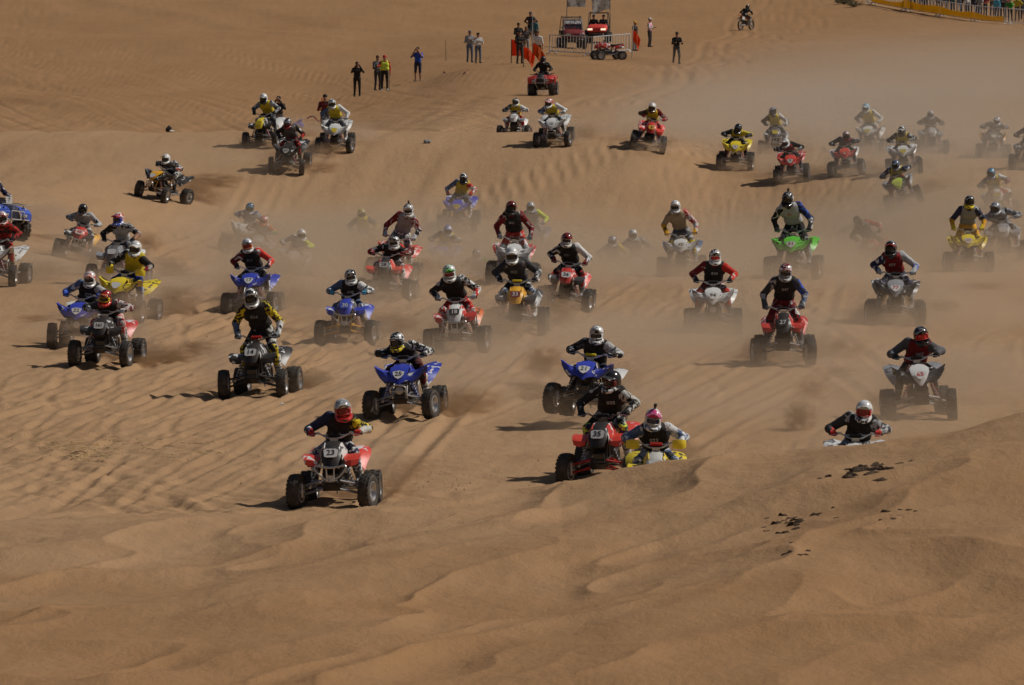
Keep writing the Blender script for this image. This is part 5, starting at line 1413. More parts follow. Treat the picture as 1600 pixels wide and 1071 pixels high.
Q(1380, 0, -6, 'rounded', 'half', S, D(A='red', nose='red', A3='red'), None, 'nerf',
  D(helmet='charcoal/brown', chin='dgrey', vest='dgrey', torso='brown', ru='red', pants='dgrey', boots='grey', gloves='black'),
  'red quad bike veiled by dust above quad 77', 'dusty rider in brown helmet above the maroon vest 077', depth=166)
Q(1513, 424, -4, 'angular', 'stand', S, D(A='yellow', nose='yellow', A2='yellow', A3='yellow', plate='offwhite'), '101', 'nerf',
  D(helmet='black/grey', chin='yellow', goggle='black', lens='black', vest='grey', torso='navy', lu='navy', lf='amber', ru='navy', rf='amber', pants='amber', knee='yellow', boots='tan', gloves='yellow', hyaw=R(4)),
  'yellow quad bike number 101 in dust at the right', 'standing rider in grey chest guard with yellow forearms and trousers', numcol='red')
Q(1573, 0, -4, 'rounded', 'tuck', S, D(A='grey', nose='grey', A3='grey'), None, '',
  D(helmet='grey', chin='grey', vest='grey', torso='grey', pants='grey', boots='grey', gloves='grey'),
  'dim grey quad bike in dust right of quad 101', 'dim rider with grey helmet right of the yellow quad 101', depth=150)

# ---- back rows on the right
Q(1416, 324, -5, 'angular', 'tuck', T, D(A='charcoal', nose='neon', A2='green', A3='lgrey', plate='neon', arm='metal'), None, 'nerf bumper',
  D(helmet='dgrey/steel', chin='grey', vest='vestyellow', torso='navy', pants='maroon', boots='dgrey', gloves='black'),
  'yellow-green nosed quad bike in the right back rows', 'rider in yellow vest with dark blue sleeves on the yellow-green nosed quad')
Q(1414, 272, -3, 'angular', 'sit', T, D(A='white', nose='white', A3='white', F='grey', plate='vestyellow'), None, 'nerf',
  D(helmet='black/white', chin='black', vest='vestyellow', torso='black', ru='charcoal', pants='dgrey', boots='dgrey', gloves='lgrey'),
  'white winged quad bike just behind the yellow-green nosed one', 'rider in yellow vest and black sleeves on the white winged quad at right')
Q(1324, 276, -4, 'angular', 'tuck', S, D(A='red', nose='brightred', A2='white', A3='white', bumper='metal', plate='red'), '5', 'bumper nerf',
  D(helmet='maroon/white', chin='maroon', vest='dgrey', torso='charcoal', pants='charcoal', boots='dgrey', gloves='black'),
  'red and white quad bike with silver bumper in the right back rows', 'rider with dark red helmet and grey vest in the right back rows', numcol='white')
Q(1356, 240, -12, 'angular', 'half', S, D(A='white', nose='white', A3='white', F='grey', plate='vestyellow'), None, 'nerf',
  D(helmet='cyan/white', chin='lgrey', vest='vestyellow', torso='lgrey', ru='white', pants='offwhite', boots='white', gloves='white'),
  'white quad bike in grey dust behind the red and white one', 'rider with cyan helmet and white sleeves at upper right')
Q(1456, 240, 0, 'rounded', 'sit', S, D(A='grey', nose='lgrey', A3='grey'), None, '',
  D(helmet='lgrey', chin='grey', vest='dgrey', torso='brown', pants='dgrey', boots='grey', gloves='grey'),
  'grey quad bike faint in the dust of the back row', 'faint rider with pale helmet in the back row dust')
Q(1552, 247, -4, 'angular', 'tuck', T, D(A='charcoal', nose='dgrey', A3='amber', plate='offwhite'), None, 'nerf lights',
  D(helmet='lgrey/grey', chin='grey', vest='dgrey', torso='dgrey', pants='dgrey', boots='dgrey', gloves='black'),
  'dark grey quad bike with yellow rear corner at upper right', 'rider all in dark grey with pale helmet at upper right')
Q(1606, 266, -4, 'rounded', 'sit', S, D(A='charcoal', nose='red', A3='charcoal'), None, 'nerf',
  D(helmet='black', chin='black', vest='dgrey', torso='black', pants='black', boots='black', gloves='black'),
  'dark quad bike cut by the right edge', 'dark clothed rider cut by the right edge')
Q(1567, 345, -3, 'rounded', 'sit', S, D(A='black', nose='white', A2='red', A3='white', plate='yellow'), None, 'nerf',
  D(helmet='navy/cyan', chin='steel', vest='vestyellow', torso='lgrey', lu='grey', ru='white', rf='maroon', pants='red', boots='white', gloves='maroon'),
  'red and white quad bike with yellow plate near the right edge', 'rider with dark blue helmet, yellow vest and red trousers near the right edge')
Q(1238, 286, -6, 'angular', 'tuck', S, D(A='brightred', nose='brightred', A3='red', plate='offwhite'), '9', 'nerf',
  D(helmet='lgrey/white', chin='lgrey', vest='maroon', torso='black', ru='black', pants='black', boots='dgrey', gloves='grey'),
  'red winged quad bike in the right back rows beside the yellow one', 'rider with white striped helmet and dark red vest on red winged quad')
Q(1211, 240, -6, 'rounded', 'half', S, D(A='dgrey', nose='dgrey', A3='grey', plate='yellow', bumper='metal'), None, 'bumper nerf',
  D(helmet='steel/white', chin='charcoal', vest='vestyellow', torso='brown', ru='white', pants='dgrey', boots='grey', gloves='grey'),
  'dark quad bike with silver bumper behind the red winged one', 'rider in yellow vest with one white sleeve at upper right')
Q(1148, 266, -6, 'angular', 'tuck', S, D(A='yellow', nose='yellow', A3='yellow', B='amber', plate='offwhite'), '1', 'nerf lights',
  D(helmet='black', chin='charcoal', vest='vestyellow', torso='charcoal', ru='vestyellow', rf='charcoal', pants='black', boots='black', gloves='black'),
  'clear yellow quad bike leading the right back rows', 'rider with black helmet and yellow vest on the clear yellow quad', numcol='red')
Q(1010, 234, -2, 'rounded', 'sit', S, D(A='brightred', nose='red', A2='red', A3='brightred', plate='amber'), '6', 'nerf',
  D(helmet='white', chin='brown', goggle='brown', lens='black', vest='vestyellow', torso='brown', ru='maroon', pants='red', boots='dgrey', gloves='red'),
  'red quad bike alone in the upper centre right', 'rider with round white helmet on the lone red quad')
Q(864, 229, -10, 'angular', 'sit', S, D(A='offwhite', nose='white', A2='grey', A3='white', B='dgrey'), '12', 'nerf bumper',
  D(helmet='red/white', chin='white', vest='vestyellow', torso='lgrey', lu='steel', ru='white', pants='dgrey', boots='offwhite', gloves='grey'),
  'white quad bike on the upper centre crest', 'rider with red and white helmet in yellow vest on the centre crest')
Q(803, 0, -6, 'rounded', 'sit', T, D(A='grey', nose='white', A3='white', plate='offwhite'), None, '',
  D(helmet='black/white', chin='offwhite', vest='vestyellow', torso='dgrey', ru='white', rf='dgrey', pants='red', boots='white', gloves='grey'),
  'pale quad bike half hidden by the upper centre crest', 'rider in yellow-green vest half hidden by the upper centre crest', depth=222)
Q(846, 150, -10, 'utility', 'util', 0.0, D(A='red', nose='black', plate='offwhite'), None, '',
  D(helmet='black', chin='black', goggle='black', lens='black', vest=None, torso='black', pants='black', boots='black', gloves='black'),
  'red utility quad with black racks near the bystanders', 'dark clothed rider on the red utility quad', group='utility quads')
# ------------------------------------------------------------------ bystanders, vehicles and barriers at the far side
def place(px, py, yaw=0.0, depth=None, near=86.0, dz=0.0):
    x, y, z = at_depth(px, depth) if depth else ground_at(px, py, near=near)
    return Matrix.Translation((x, y, z + dz)) @ Matrix.Rotation(R(yaw), 4, 'Z')

def W(px, py, yaw, key, label, depth=None, group=None, near=86.0, **kw):
    p = spawn_person(place(px, py, yaw, depth, near), key, **kw)
    return tag(p, label, 'person', group)

W(558, 152, 10, 'cam', 'person in black jacket raising a camera left of the hi-vis vest', shirt='black', trousers='black', hair='black', scale=.98)
W(590, 142, 30, 'front', 'person in dark olive clothes standing against the hi-vis vest', shirt='dgrey', trousers='charcoal', hair='brown')
W(601, 142, 5, 'flag', 'marshal in yellow-green hi-vis vest over red with red cap', shirt='red', trousers='black', cap='red', vest='neon', shoes='white')
W(653, 128, -20, 'cam_short', 'person in blue shirt and dark shorts taking a picture', shirt='royal', trousers='navy', hair='brown')
W(734, 98, 20, 'fold', 'tall person in grey hooded jacket and jeans with folded arms', shirt='grey', trousers='jeans', cap='dgrey')
W(747, 99, 20, 'front', 'shorter person in white jacket and jeans beside the grey one', shirt='offwhite', trousers='jeans', hair='black', scale=.94)
W(812, 100, 25, 'front', 'person in black jacket in front of the orange panel', shirt='black', trousers='charcoal', hair='black')
W(840, 100, -10, 'apart_up', 'person in white shirt and brown trousers standing with legs apart', shirt='white', trousers='brown', hair='brown')
W(810, 78, 20, 'front', 'person in black cap and dark jacket behind the orange panel', depth=366, shirt='black', trousers='dgrey', cap='black')
W(822, 78, 10, 'cam', 'person in grey clothes among the group by the orange flags', depth=358, shirt='dgrey', trousers='grey', hair='brown', scale=.95)
W(829, 64, -20, 'hip', 'dark clothed person standing highest in the group, wearing a cap', depth=392, shirt='charcoal', trousers='black', cap='navy', scale=1.03)
W(835, 70, -30, 'down', 'person in teal shirt at the right of the dark group', depth=380, shirt='teal', trousers='dgrey', hair='black', scale=.93)
W(992, 80, 60, 'flag', 'person in black jacket and yellow cap holding the orange flag', shirt='black', trousers='grey', cap='amber')
W(1015, 74, 70, 'front', 'person in white and pink jacket with white cap', shirt='pink/white', sleeve='white', trousers='charcoal', cap='white')
W(1057, 101, 15, 'walk', 'person in black walking alone right of the barriers', shirt='black', trousers='charcoal', cap='black')
W(508, 196, 0, 'front', 'dark clothed person standing behind the white quad of the upper left', depth=257, shirt='maroon/black', trousers='dgrey', hair='black')
W(436, 196, -10, 'cam', 'dark clothed photographer behind the black quad of the upper left', depth=262, shirt='black', trousers='charcoal', hair='black')
# stakes, flags, tape
def pole_thing(px, py, h, lean, name, label, r=.02, depth=None, colr='tan', near=86.0):
    m = place(px, py, 0, depth, near)
    b = MB(); b.tube([(0, 0, -.1), (lean * h * .5 + .01, 0, h * .5), (lean * h, .0, h)], [r, r * .95, r * .85], 8)
    o = link(name, b.mesh(name), [M('plastic', colr)]); o.matrix_world = m
    return o, m
o, _ = pole_thing(697, 96, 1.15, -.02, 'stake', 'thin wooden stake standing alone left of the grey jacket', .03, colr='tan'); tag(o, o.name and 'thin wooden stake standing alone left of the grey jacket', 'stake')
o, _ = pole_thing(608, 143, .95, .02, 'stake', '', .025, colr='tan'); tag(o, 'yellowish stick standing beside the hi-vis vest', 'stake')

def flag(px, py, pole_h, w, h, z0, colr, label, depth=None, yaw=0, wave=.06, side=1, colp='tan', lean=0.0, droop=0.0, pat=None, near=86.0):
    m = place(px, py, yaw, depth, near)
    root = empty('flag', m); tag(root, label, 'flag')
    b = MB(); b.tube([(0, 0, -.1), (lean * pole_h, 0, pole_h)], [.026, .02], 8); link('pole', b.mesh('pole'), [M('plastic', colp)], root)
    rows = []
    for j in range(7):
        v = j / 6
        row = []
        for i in range(9):
            u = i / 8
            row.append((lean * (z0 + h * v) + side * w * u * (1 - .25 * droop * (1 - v)), wave * math.sin(u * 7 + v * 2.5) * (.3 + u), z0 + h * v - droop * u * u * h))
        rows.append(row)
    link('cloth', MB().sheet(rows, .006).mesh('cloth'), [thin_cloth(*(pat or colr).split('/'))], root)
    return root
flag(799, 100, 1.30, .52, .85, .42, 'dayorange', 'square orange panel on a stake left of the black jacket', colp='brown', wave=.03)
flag(818, 99, 1.0, .55, .55, .40, 'dayorange', 'orange flag drooping behind the black jacket', depth=306, droop=.9, wave=.10, colp='tan')
flag(832, 96, 2.6, .62, .60, .55, 'orange', 'orange flag on a tall thin pole by the white shirt', depth=318, droop=1.1, wave=.10, colp='lgrey')
flag(987, 92, 1.95, .40, .60, .95, 'dayorange', 'bright orange flag hanging from a white leaning pole', colp='white', lean=.05, droop=.9, wave=.08)
flag(884, 77, 3.6, 1.1, .75, 2.35, 'lgrey', 'pale grey banner flag above the left buggy', depth=380, wave=.05, colp='dgrey', lean=.03, pat='white/lgrey')
flag(953, 70, 3.4, 1.15, 1.25, 1.85, 'lgrey', 'white flag hanging over the right buggy', depth=394, wave=.14, colp='dgrey', side=-1, droop=.35, pat='white/lgrey')

def tape(points, label, wob=.03, wdt=.05):
    P = [Vector(p) for p in points]; pts = bez(P, 8)
    rows = [[(p.x, p.y, p.z), (p.x + .01, p.y + .02 * math.sin(i), p.z + wdt)] for i, p in enumerate(pts)]
    o = link('barrier_tape', MB().sheet(rows, .003).mesh('barrier_tape'), [cl('white/brightred')]); return tag(o, label, 'tape')
a, b_ = ground_at(692, 115), ground_at(728, 116)
tape([(a[0], a[1], a[2] + .03), ((a[0] + b_[0]) / 2, (a[1] + b_[1]) / 2, a[2] + .06), (b_[0], b_[1], b_[2] + .03)], 'red and white tape lying on the sand by the thin stake', wdt=.10)
a = at_depth(479, 262); b_ = at_depth(503, 262)
tape([(a[0], a[1], a[2] + .75), ((a[0] * .6 + b_[0] * .4), a[1], a[2] + .85), (b_[0] - .1, b_[1], b_[2] + .55), (b_[0], b_[1], b_[2] + 1.0), (b_[0] + .02, b_[1], b_[2] + 1.5)], 'tangled red and white tape on a stake left of the white quad', wdt=.08)
o, _ = pole_thing(503, 0, 1.55, 0, 'stake', '', .03, depth=262, colr='dayorange'); tag(o, 'orange stake carrying the tangled tape', 'stake')

# steel crowd barriers
def barrier_mesh():
    b = MB(); L = 2.15
    b.tube([(0, 0, .16), (0, 0, 1.08), (L, 0, 1.08), (L, 0, .16)], .030, 8, closed=True)
    P1 = b.mesh('barrier_frame')
    bars = MB().tube([(0, 0, .16), (0, 0, 1.08)], .013, 6).mesh('bar')
    foot = MB().tube(bez([(0, -.32, .03), (0, -.2, .05), (0, 0, .20), (0, .2, .05), (0, .32, .03)], 3), .026, 8).mesh('foot')
    return P1, bars, foot, L
BF, BB, BFT, BL = barrier_mesh()
def barrier(p0, p1, label, group, mat='lgrey'):
    v = Vector(p1) - Vector(p0); yaw = math.atan2(v.y, v.x)
    root = empty('crowd_barrier', Matrix.Translation(p0) @ Matrix.Rotation(yaw, 4, 'Z') @ Matrix.Rotation(-math.asin(max(-.5, min(.5, v.z / max(v.length, .1)))), 4, 'Y') @ Matrix.Scale(v.length / BL, 4, (1, 0, 0)))
    tag(root, label, 'barrier', group)
    mt = M('plastic', mat)
    link('frame', BF, [mt], root)
    for k in range(1, 14): link('bar', BB, [mt], root, (k * BL / 14, 0, 0))
    for x in (.12, BL - .12): link('foot', BFT, [mt], root, (x, 0, 0))
    return root
barrier(at_depth(859, 366), at_depth(924, 357), 'pale steel crowd barrier in front of the left buggy', 'barriers by the buggies')
barrier(at_depth(926, 357), at_depth(984, 366), 'pale steel crowd barrier behind the parked red quad', 'barriers by the buggies')

# parked red quad, side on
x, y, z = at_depth(934, 350)
a = spawn_atv(frame_at(x, y, R(-72)), 'rounded', palette('brightred', nose='brightred', A2='red', A3='red', plate='white'), None, flags=('nerf',), steer=R(10))
tag(a, 'red quad bike parked side-on without a rider by the pale barrier', 'quad bike', 'parked quads')

# buggies
def buggy(mat, label, hood, lit, shield, pal2='black'):
    root = empty('buggy', mat); tag(root, label, 'buggy', 'buggies behind the barriers')
    red, blk = M('plastic', hood), M('plastic', pal2)
    tyre = PARTS['utility'][0][0][1]
    for s in (-1, 1):
        rm = rim_mesh('buggy_rim', .155, .25, s)
        for yy in (0, 1.95):
            w = link('wheel', tyre, [M('rubber', (.022, .021, .02))], root, (s * .60, yy, .31)); link('rim', rm, [M('metal', (.3, .3, .3))], w)
    secs = [ring_xz(-.42, .50, .10, .78, 16, 3.5), ring_xz(-.36, .58, .17, .80, 16, 3.5), ring_xz(-.05, .62, .18, .90, 16, 3.5), ring_xz(.45, .60, .14, 1.0, 16, 3.5)]
    link('hood', MB().loft(secs).mesh('hood'), [red], root)
    b = MB(); b.box((0, .9, .52), (.95, 2.2, .30)); b.box((0, 1.85, .88), (1.15, .95, .34)); b.box((0, -.30, .52), (.55, .30, .26)); link('body', b.mesh('body', bevel=.03), [blk], root)
    for s in (-1, 1):
        b = MB(); b.box((s * .40, -.415, .84), (.30, .06, .11)); hl = b.mesh('headlight', bevel=.02)
        link('headlight', hl, [LAMP if lit else M('lens', 'lgrey')], root)
        b = MB(); b.box((s * .30, .95, .80), (.42, .45, .16)); b.box((s * .30, 1.20, 1.08), (.42, .14, .55), rot=(-.15, 0, 0)); link('seat', b.mesh('seat', bevel=.04), [M('cloth', 'black')], root)
        g = [[(s * .50, -.32, .60), (s * .74, -.30, .58)], [(s * .50, -.22, .76), (s * .76, -.20, .74)], [(s * .50, .10, .82), (s * .76, .10, .78)], [(s * .50, .40, .74), (s * .74, .40, .70)]]
        link('front_fender', MB().sheet(g, .015).mesh('front_fender'), [blk], root)
    b = MB()
    for s in (-1, 1):
        b.tube(bez([(s * .60, .38, .95), (s * .56, .72, 1.70), (s * .54, .85, 1.82), (s * .54, 1.45, 1.84), (s * .60, 1.62, 1.20), (s * .62, 1.75, .90)], 4), .024, 8)
    for yy, zz in ((.80, 1.79), (1.45, 1.84), (1.62, 1.2)): b.tube([(-.55, yy, zz), (.55, yy, zz)], .022, 8)
    link('roll_cage', b.mesh('roll_cage'), [M('metal', (.12, .12, .12))], root)
    if shield:
        g = [[(-.54, .40, 1.02), (.54, .40, 1.02)], [(-.53, .55, 1.35), (.53, .55, 1.35)], [(-.52, .70, 1.70), (.52, .70, 1.70)]]
        ws = link('windshield', MB().sheet(g, .01).mesh('windshield'), [M('lens', 'charcoal', 'red', 6.0, .60)], root)
        b = MB()
        b.tube([(-.545, .39, 1.02), (-.525, .69, 1.71), (.525, .69, 1.71), (.545, .39, 1.02)], .022, 8, closed=True); link('windshield_frame', b.mesh('windshield_frame'), [M('plastic', 'offwhite')], ws)
        g = [[(-.50, .56, 1.44), (.50, .56, 1.44)], [(-.49, .655, 1.64), (.49, .655, 1.64)]]
        link('banner', MB().sheet([[(x, y - .012, z) for x, y, z in r] for r in g], .004).mesh('banner'), [cl('white/dgrey')], ws)
    b = MB(); b.tube(bez([(-.45, -.40, .45), (-.42, -.55, .55), (0, -.58, .58), (.42, -.55, .55), (.45, -.40, .45)], 4), .024, 8); link('bumper', b.mesh('bumper'), [M('metal', (.15, .15, .15))], root)
    b = MB(); b.lathe([(-.012, .17), (.012, .17), (.012, .15), (-.012, .15)], 'y', (0, 0, 0), 20); b.tube([(0, 0, 0), (0, -.25, -.12)], .02, 6); b.tube([(-.16, 0, 0), (.16, 0, 0)], .012, 6)
    link('steering_wheel', b.mesh('steering_wheel'), [blk], root, (-.30, .66, 1.10), (R(-25), 0, 0))
    return root
LAMP, nt, bs = _new('lit_headlight')
bs.inputs['Base Color'].default_value = (.9, .85, .7, 1); bs.inputs['Emission Color'].default_value = (1, .86, .6, 1); bs.inputs['Emission Strength'].default_value = 1.6
buggy(place(897, 76, 8, depth=376), 'black and red buggy with bannered windshield behind the barrier', 'maroon', False, True)
m = place(933, 66, -6, depth=388); buggy(m, 'red-nosed buggy with two bright headlights behind the barrier', 'brightred', True, False)
for k, (dx, s_, c) in enumerate(((-.30, 'black', 'left'), (.30, 'charcoal', 'right'))):
    p = spawn_person(m @ Matrix.Translation((dx, 1.0, .42)), 'sit', s_, trousers='black', hair='black'); tag(p, 'dark clothed person in the %s seat of the red-nosed buggy' % c, 'person')

# dirt bike with rider, seen from behind
def dirt_bike(mat, label):
    root = empty('dirt_bike', mat); tag(root, label, 'motorcycle')
    ty = tyre_mesh('bike_tyre', .345, .10, .27, [(-.5, .5), (.5, .5)], 26, .012)
    for yy in (0, 1.45):
        w = link('wheel', ty, [M('rubber', (.022, .021, .02))], root, (0, yy, .335))
        b = MB(); b.lathe([(-.02, .28), (.02, .28), (.02, .255), (-.02, .255)], 'x', n=28); b.lathe([(-.05, .05), (.05, .05), (.05, .01), (-.05, .01)], 'x', n=14)
        for j in range(12):
            an = 2 * math.pi * j / 12; b.tube([(.02 * (-1) ** j, .04 * math.cos(an), .04 * math.sin(an)), (0, .262 * math.cos(an + .2), .262 * math.sin(an + .2))], .005, 5)
        link('rim', b.mesh('bike_rim'), [M('metal', (.6, .6, .6))], w)
    b = MB()
    for s in (-1, 1): b.tube([(s * .09, 0, .335), (s * .09, .30, 1.0)], [.026, .03], 8)
    link('fork', b.mesh('fork'), [M('metal', (.5, .42, .2))], root)
    b = MB(); b.box((0, .65, .48), (.24, .42, .34)); b.tube([(0, .32, .92), (0, .5, .5), (0, .6, .3), (0, .95, .34), (0, 1.0, .8)], .03, 8); b.tube([(0, .32, .92), (0, 1.0, .8), (0, 1.4, .86)], .025, 8)
    link('engine', b.mesh('engine'), [M('metal', (.12, .12, .12))], root)
    b = MB(); b.tube([(-.08, .9, .36), (-.08, 1.45, .335)], .03, 8); b.tube([(.08, .9, .36), (.08, 1.45, .335)], .03, 8); link('swing_arm', b.mesh('swing_arm'), [M('metal', (.6, .6, .6))], root)
    b = MB(); b.loft([ring_xz(.30, .05, .06, .90), ring_xz(.42, .16, .16, .82), ring_xz(.62, .13, .12, .86), ring_xz(.75, .07, .05, .90)]); link('tank_shroud', b.mesh('tank_shroud'), [M('plastic', 'orange')], root)
    b = MB(); b.loft([ring_xz(.66, .05, .03, .92), ring_xz(.9, .08, .04, .92), ring_xz(1.3, .085, .035, .95)]); link('seat', b.mesh('seat'), [M('cloth', 'black')], root)
    g = [[(-.09, 1.2, .90), (.09, 1.2, .90)], [(-.10, 1.45, .96), (.10, 1.45, .96)], [(-.07, 1.78, 1.0), (.07, 1.78, 1.0)]]; link('rear_fender', MB().sheet(g, .012).mesh('rear_fender'), [M('plastic', 'orange')], root)
    for s in (-1, 1):
        g = [[(s * .11, 1.0, .88), (s * .12, 1.0, .68)], [(s * .11, 1.4, .92), (s * .11, 1.4, .72)]]; link('side_panel', MB().sheet(g, .01).mesh('side_panel'), [M('plastic', 'white')], root)
    g = [[(-.06, -.38, .74), (.06, -.38, .74)], [(-.08, 0, .80), (.08, 0, .80)], [(-.07, .28, .72), (.07, .28, .72)]]; link('front_fender', MB().sheet(g, .012).mesh('front_fender'), [M('plastic', 'orange')], root)
    b = MB(); b.tube(bez([(-.38, .47, 1.045), (-.2, .42, 1.07), (-.08, .34, 1.02), (.08, .34, 1.02), (.2, .42, 1.07), (.38, .47, 1.045)], 4), .013, 8); hb = link('handlebar', b.mesh('handlebar'), [M('metal', (.2, .2, .2))], root)
    for s in (-1, 1): link('grip', MB().tube([(s * .28, .443, 1.057), (s * .39, .472, 1.044)], .02, 8).mesh('grip'), [M('plastic', 'black')], hb)
    b = MB(); b.tube(bez([(.10, .5, .5), (.15, .8, .5), (.14, 1.2, .72), (.13, 1.55, .80)], 4), [.02] * 6 + [.05] * 7, 8); link('exhaust', b.mesh('exhaust'), [M('metal', (.6, .6, .6))], root)
    return root
x, y, z = ground_at(1174, 47)
m = Matrix.Translation((x, y, z)) @ Matrix.Rotation(R(148), 4, 'Z')
dirt_bike(m, 'orange and white dirt bike riding away at the far right')
p = spawn_rider(m, 'half', -.035, helmet='black', vest=None, torso='black', pants='charcoal', knee='grey', boots='lgrey', gloves='black'); tag(p, 'rider in black on the orange dirt bike', 'person', 'quad riders')

# fence with yellow banner and the crowd behind
fp = [(1308, 3), (1361, 14), (1415, 24), (1468, 29), (1522, 35), (1576, 37), (1632, 36)]
FD = [476, 462, 451, 444, 438, 435, 434]
FP = [at_depth(px, d) for (px, py), d in zip(fp, FD)]
names = ['beside the dark shrub', 'with the orange end of the banner', 'where the yellow banner sags', 'in the middle of the yellow banner', 'at the right end of the yellow banner', 'cut by the right edge']
for k in range(len(FP) - 1):
    barrier(FP[k], FP[k + 1], 'pale crowd fence panel ' + names[k], 'fence panels of the crowd', 'white')
rows = [[], [], []]
for k in range(1, 5):
    for j in range(6):
        t = j / 6; p = Vector(FP[k]).lerp(Vector(FP[k + 1]), t)
        sag = .18 * math.sin(math.pi * t) + .10 * math.sin(k * 2.1)
        for i, z0 in enumerate((.14, .40 - sag * .4, .72 - sag)):
            rows[i].append((p.x, p.y - .06 + .02 * math.sin(j * 2 + k), p.z + z0))
o = link('banner', MB().sheet(rows, .006).mesh('banner'), [thin_cloth('banner')]); tag(o, 'long yellow banner tied low along the crowd fence', 'banner')
shirts = ['red', 'neon', 'lime', 'blue', 'yellow', 'white', 'steel', 'black', 'lgrey', 'teal', 'brown', 'royal', 'offwhite', 'navy', 'orange', 'grey', 'maroon', 'tan', 'cyan', 'charcoal', 'pink', 'green', 'vestyellow', 'dgrey', 'jeans', 'brightred']
word = dict(royal='bright blue', steel='grey-blue', lgrey='light grey', offwhite='cream', dgrey='dark grey', vestyellow='mustard', jeans='denim blue', brightred='scarlet', neon='fluorescent yellow', lime='bright green', blue='deep blue')
poses = ['down', 'fold', 'front', 'cam', 'hip', 'front']
for k, c in enumerate(shirts):
    px = 1418 + 200 * (k / len(shirts)) + rnd.uniform(-3, 3)
    d = 451 + (k % 3) * 3.0 - (px - 1430) * .088
    p = spawn_person(place(px, 0, rnd.uniform(-40, 60), depth=d), poses[k % 6], c, trousers=['jeans', 'black', 'dgrey', 'navy', 'charcoal'][k % 5], hair=['black', 'brown'][k % 2], cap=['white', None, None, 'red', None][k % 5], scale=rnd.uniform(.92, 1.03))
    tag(p, 'spectator in %s top standing behind the crowd fence' % word.get(c, c), 'person', 'crowd behind the fence')

# dry shrub at the fence
def shrub(mat, label):
    root = empty('shrub', mat); tag(root, label, 'shrub')
    rr = random.Random(3); b = MB(); lv = MB()
    for k in range(46):
        a = rr.uniform(0, 6.28); e = rr.uniform(.3, 1.3); L = rr.uniform(.5, 1.05)
        tip = Vector((math.cos(a) * math.cos(e) * L * 1.35, math.sin(a) * math.cos(e) * L, math.sin(e) * L * .8))
        mid = tip * .5 + Vector((rr.uniform(-.1, .1), rr.uniform(-.1, .1), .05))
        b.tube([(0, 0, 0), mid, tip], [.016, .010, .004], 5)
        for j in range(26):
            p = mid.lerp(tip, rr.uniform(-.2, 1.1)) + Vector((rr.gauss(0, .07), rr.gauss(0, .07), rr.gauss(0, .05)))
            u = Vector((rr.gauss(0, 1), rr.gauss(0, 1), rr.gauss(0, 1))).normalized() * .045; w = u.orthogonal().normalized() * .014
            lv.add([p - u, p + w, p + u, p - w], [(0, 1, 2, 3)])
    link('stem', b.mesh('stem'), [M('cloth', 'brown')], root)
    o = link('foliage', lv.mesh('foliage', smooth=False), [M('cloth', (.075, .075, .035))], root); o['kind'] = 'stuff'
shrub(place(1318, 0, 0, depth=462), 'dark dry shrub growing at the left end of the crowd fence')
shrub(place(1334, 0, 40, depth=458) @ Matrix.Scale(.8, 4), 'smaller dry shrub in front of the crowd fence')

# small things lying on the sand
def lump(mat, name, label, cat, parts, h=.014):
    """parts: (a,b,ra,rb,slotmat)"""
    root = empty(name, mat); tag(root, label, cat)
    for nm, caps, mt in parts:
        P = np.array([c[0] for c in caps] + [c[1] for c in caps]); rm = max(c[2] for c in caps)
        link(nm, sdf_mesh(nm, lambda p, caps=caps: union(p, caps, .03), P.min(0) - rm - .05, P.max(0) + rm + .05, h), [mt], root)
lump(place(265, 207, 20), 'bundle', 'small black and white bundle lying on the upper left crest', 'bundle',
     [('bag', [(V3(-.08, 0, .10), V3(.0, 0, .16), .10, .09), (V3(-.06, 0, .20), V3(-.02, 0, .27), .05, .03)], M('cloth', 'black')), ('cloth', [(V3(0, -.05, .05), V3(.17, -.03, .045), .05, .035)], M('cloth', 'white'))])
lump(place(466, 0, 0, depth=214), 'bag', 'bright blue bag lying behind the black winged quad', 'bag', [('fabric', [(V3(-.10, 0, .12), V3(.08, 0, .15), .14, .11), (V3(.02, 0, .28), V3(.10, 0, .34), .06, .04)], M('cloth', 'royal'))], .022)
lump(place(668, 224, 0), 'stone', 'grey stone lying alone on the upper centre sand', 'stone', [('rock', [(V3(-.06, 0, .04), V3(.05, .02, .05), .07, .06)], M('cloth', 'grey'))])
for (px, py, sz, tx) in ((441, 634, .035, 'white scrap of litter right of the black quad 14'), (538, 614, .02, 'tiny white scrap of litter behind quad 23')):
    b = MB(); b.sheet([[(-sz, 0, .01), (0, .01, .03), (sz * 1.3, 0, .015)], [(-sz, sz, .02), (0, sz, .045), (sz, sz, .01)]], .003)
    o = link('litter', b.mesh('litter'), [M('print', 'white')]); o.matrix_world = place(px, py, 20); tag(o, tx, 'litter')

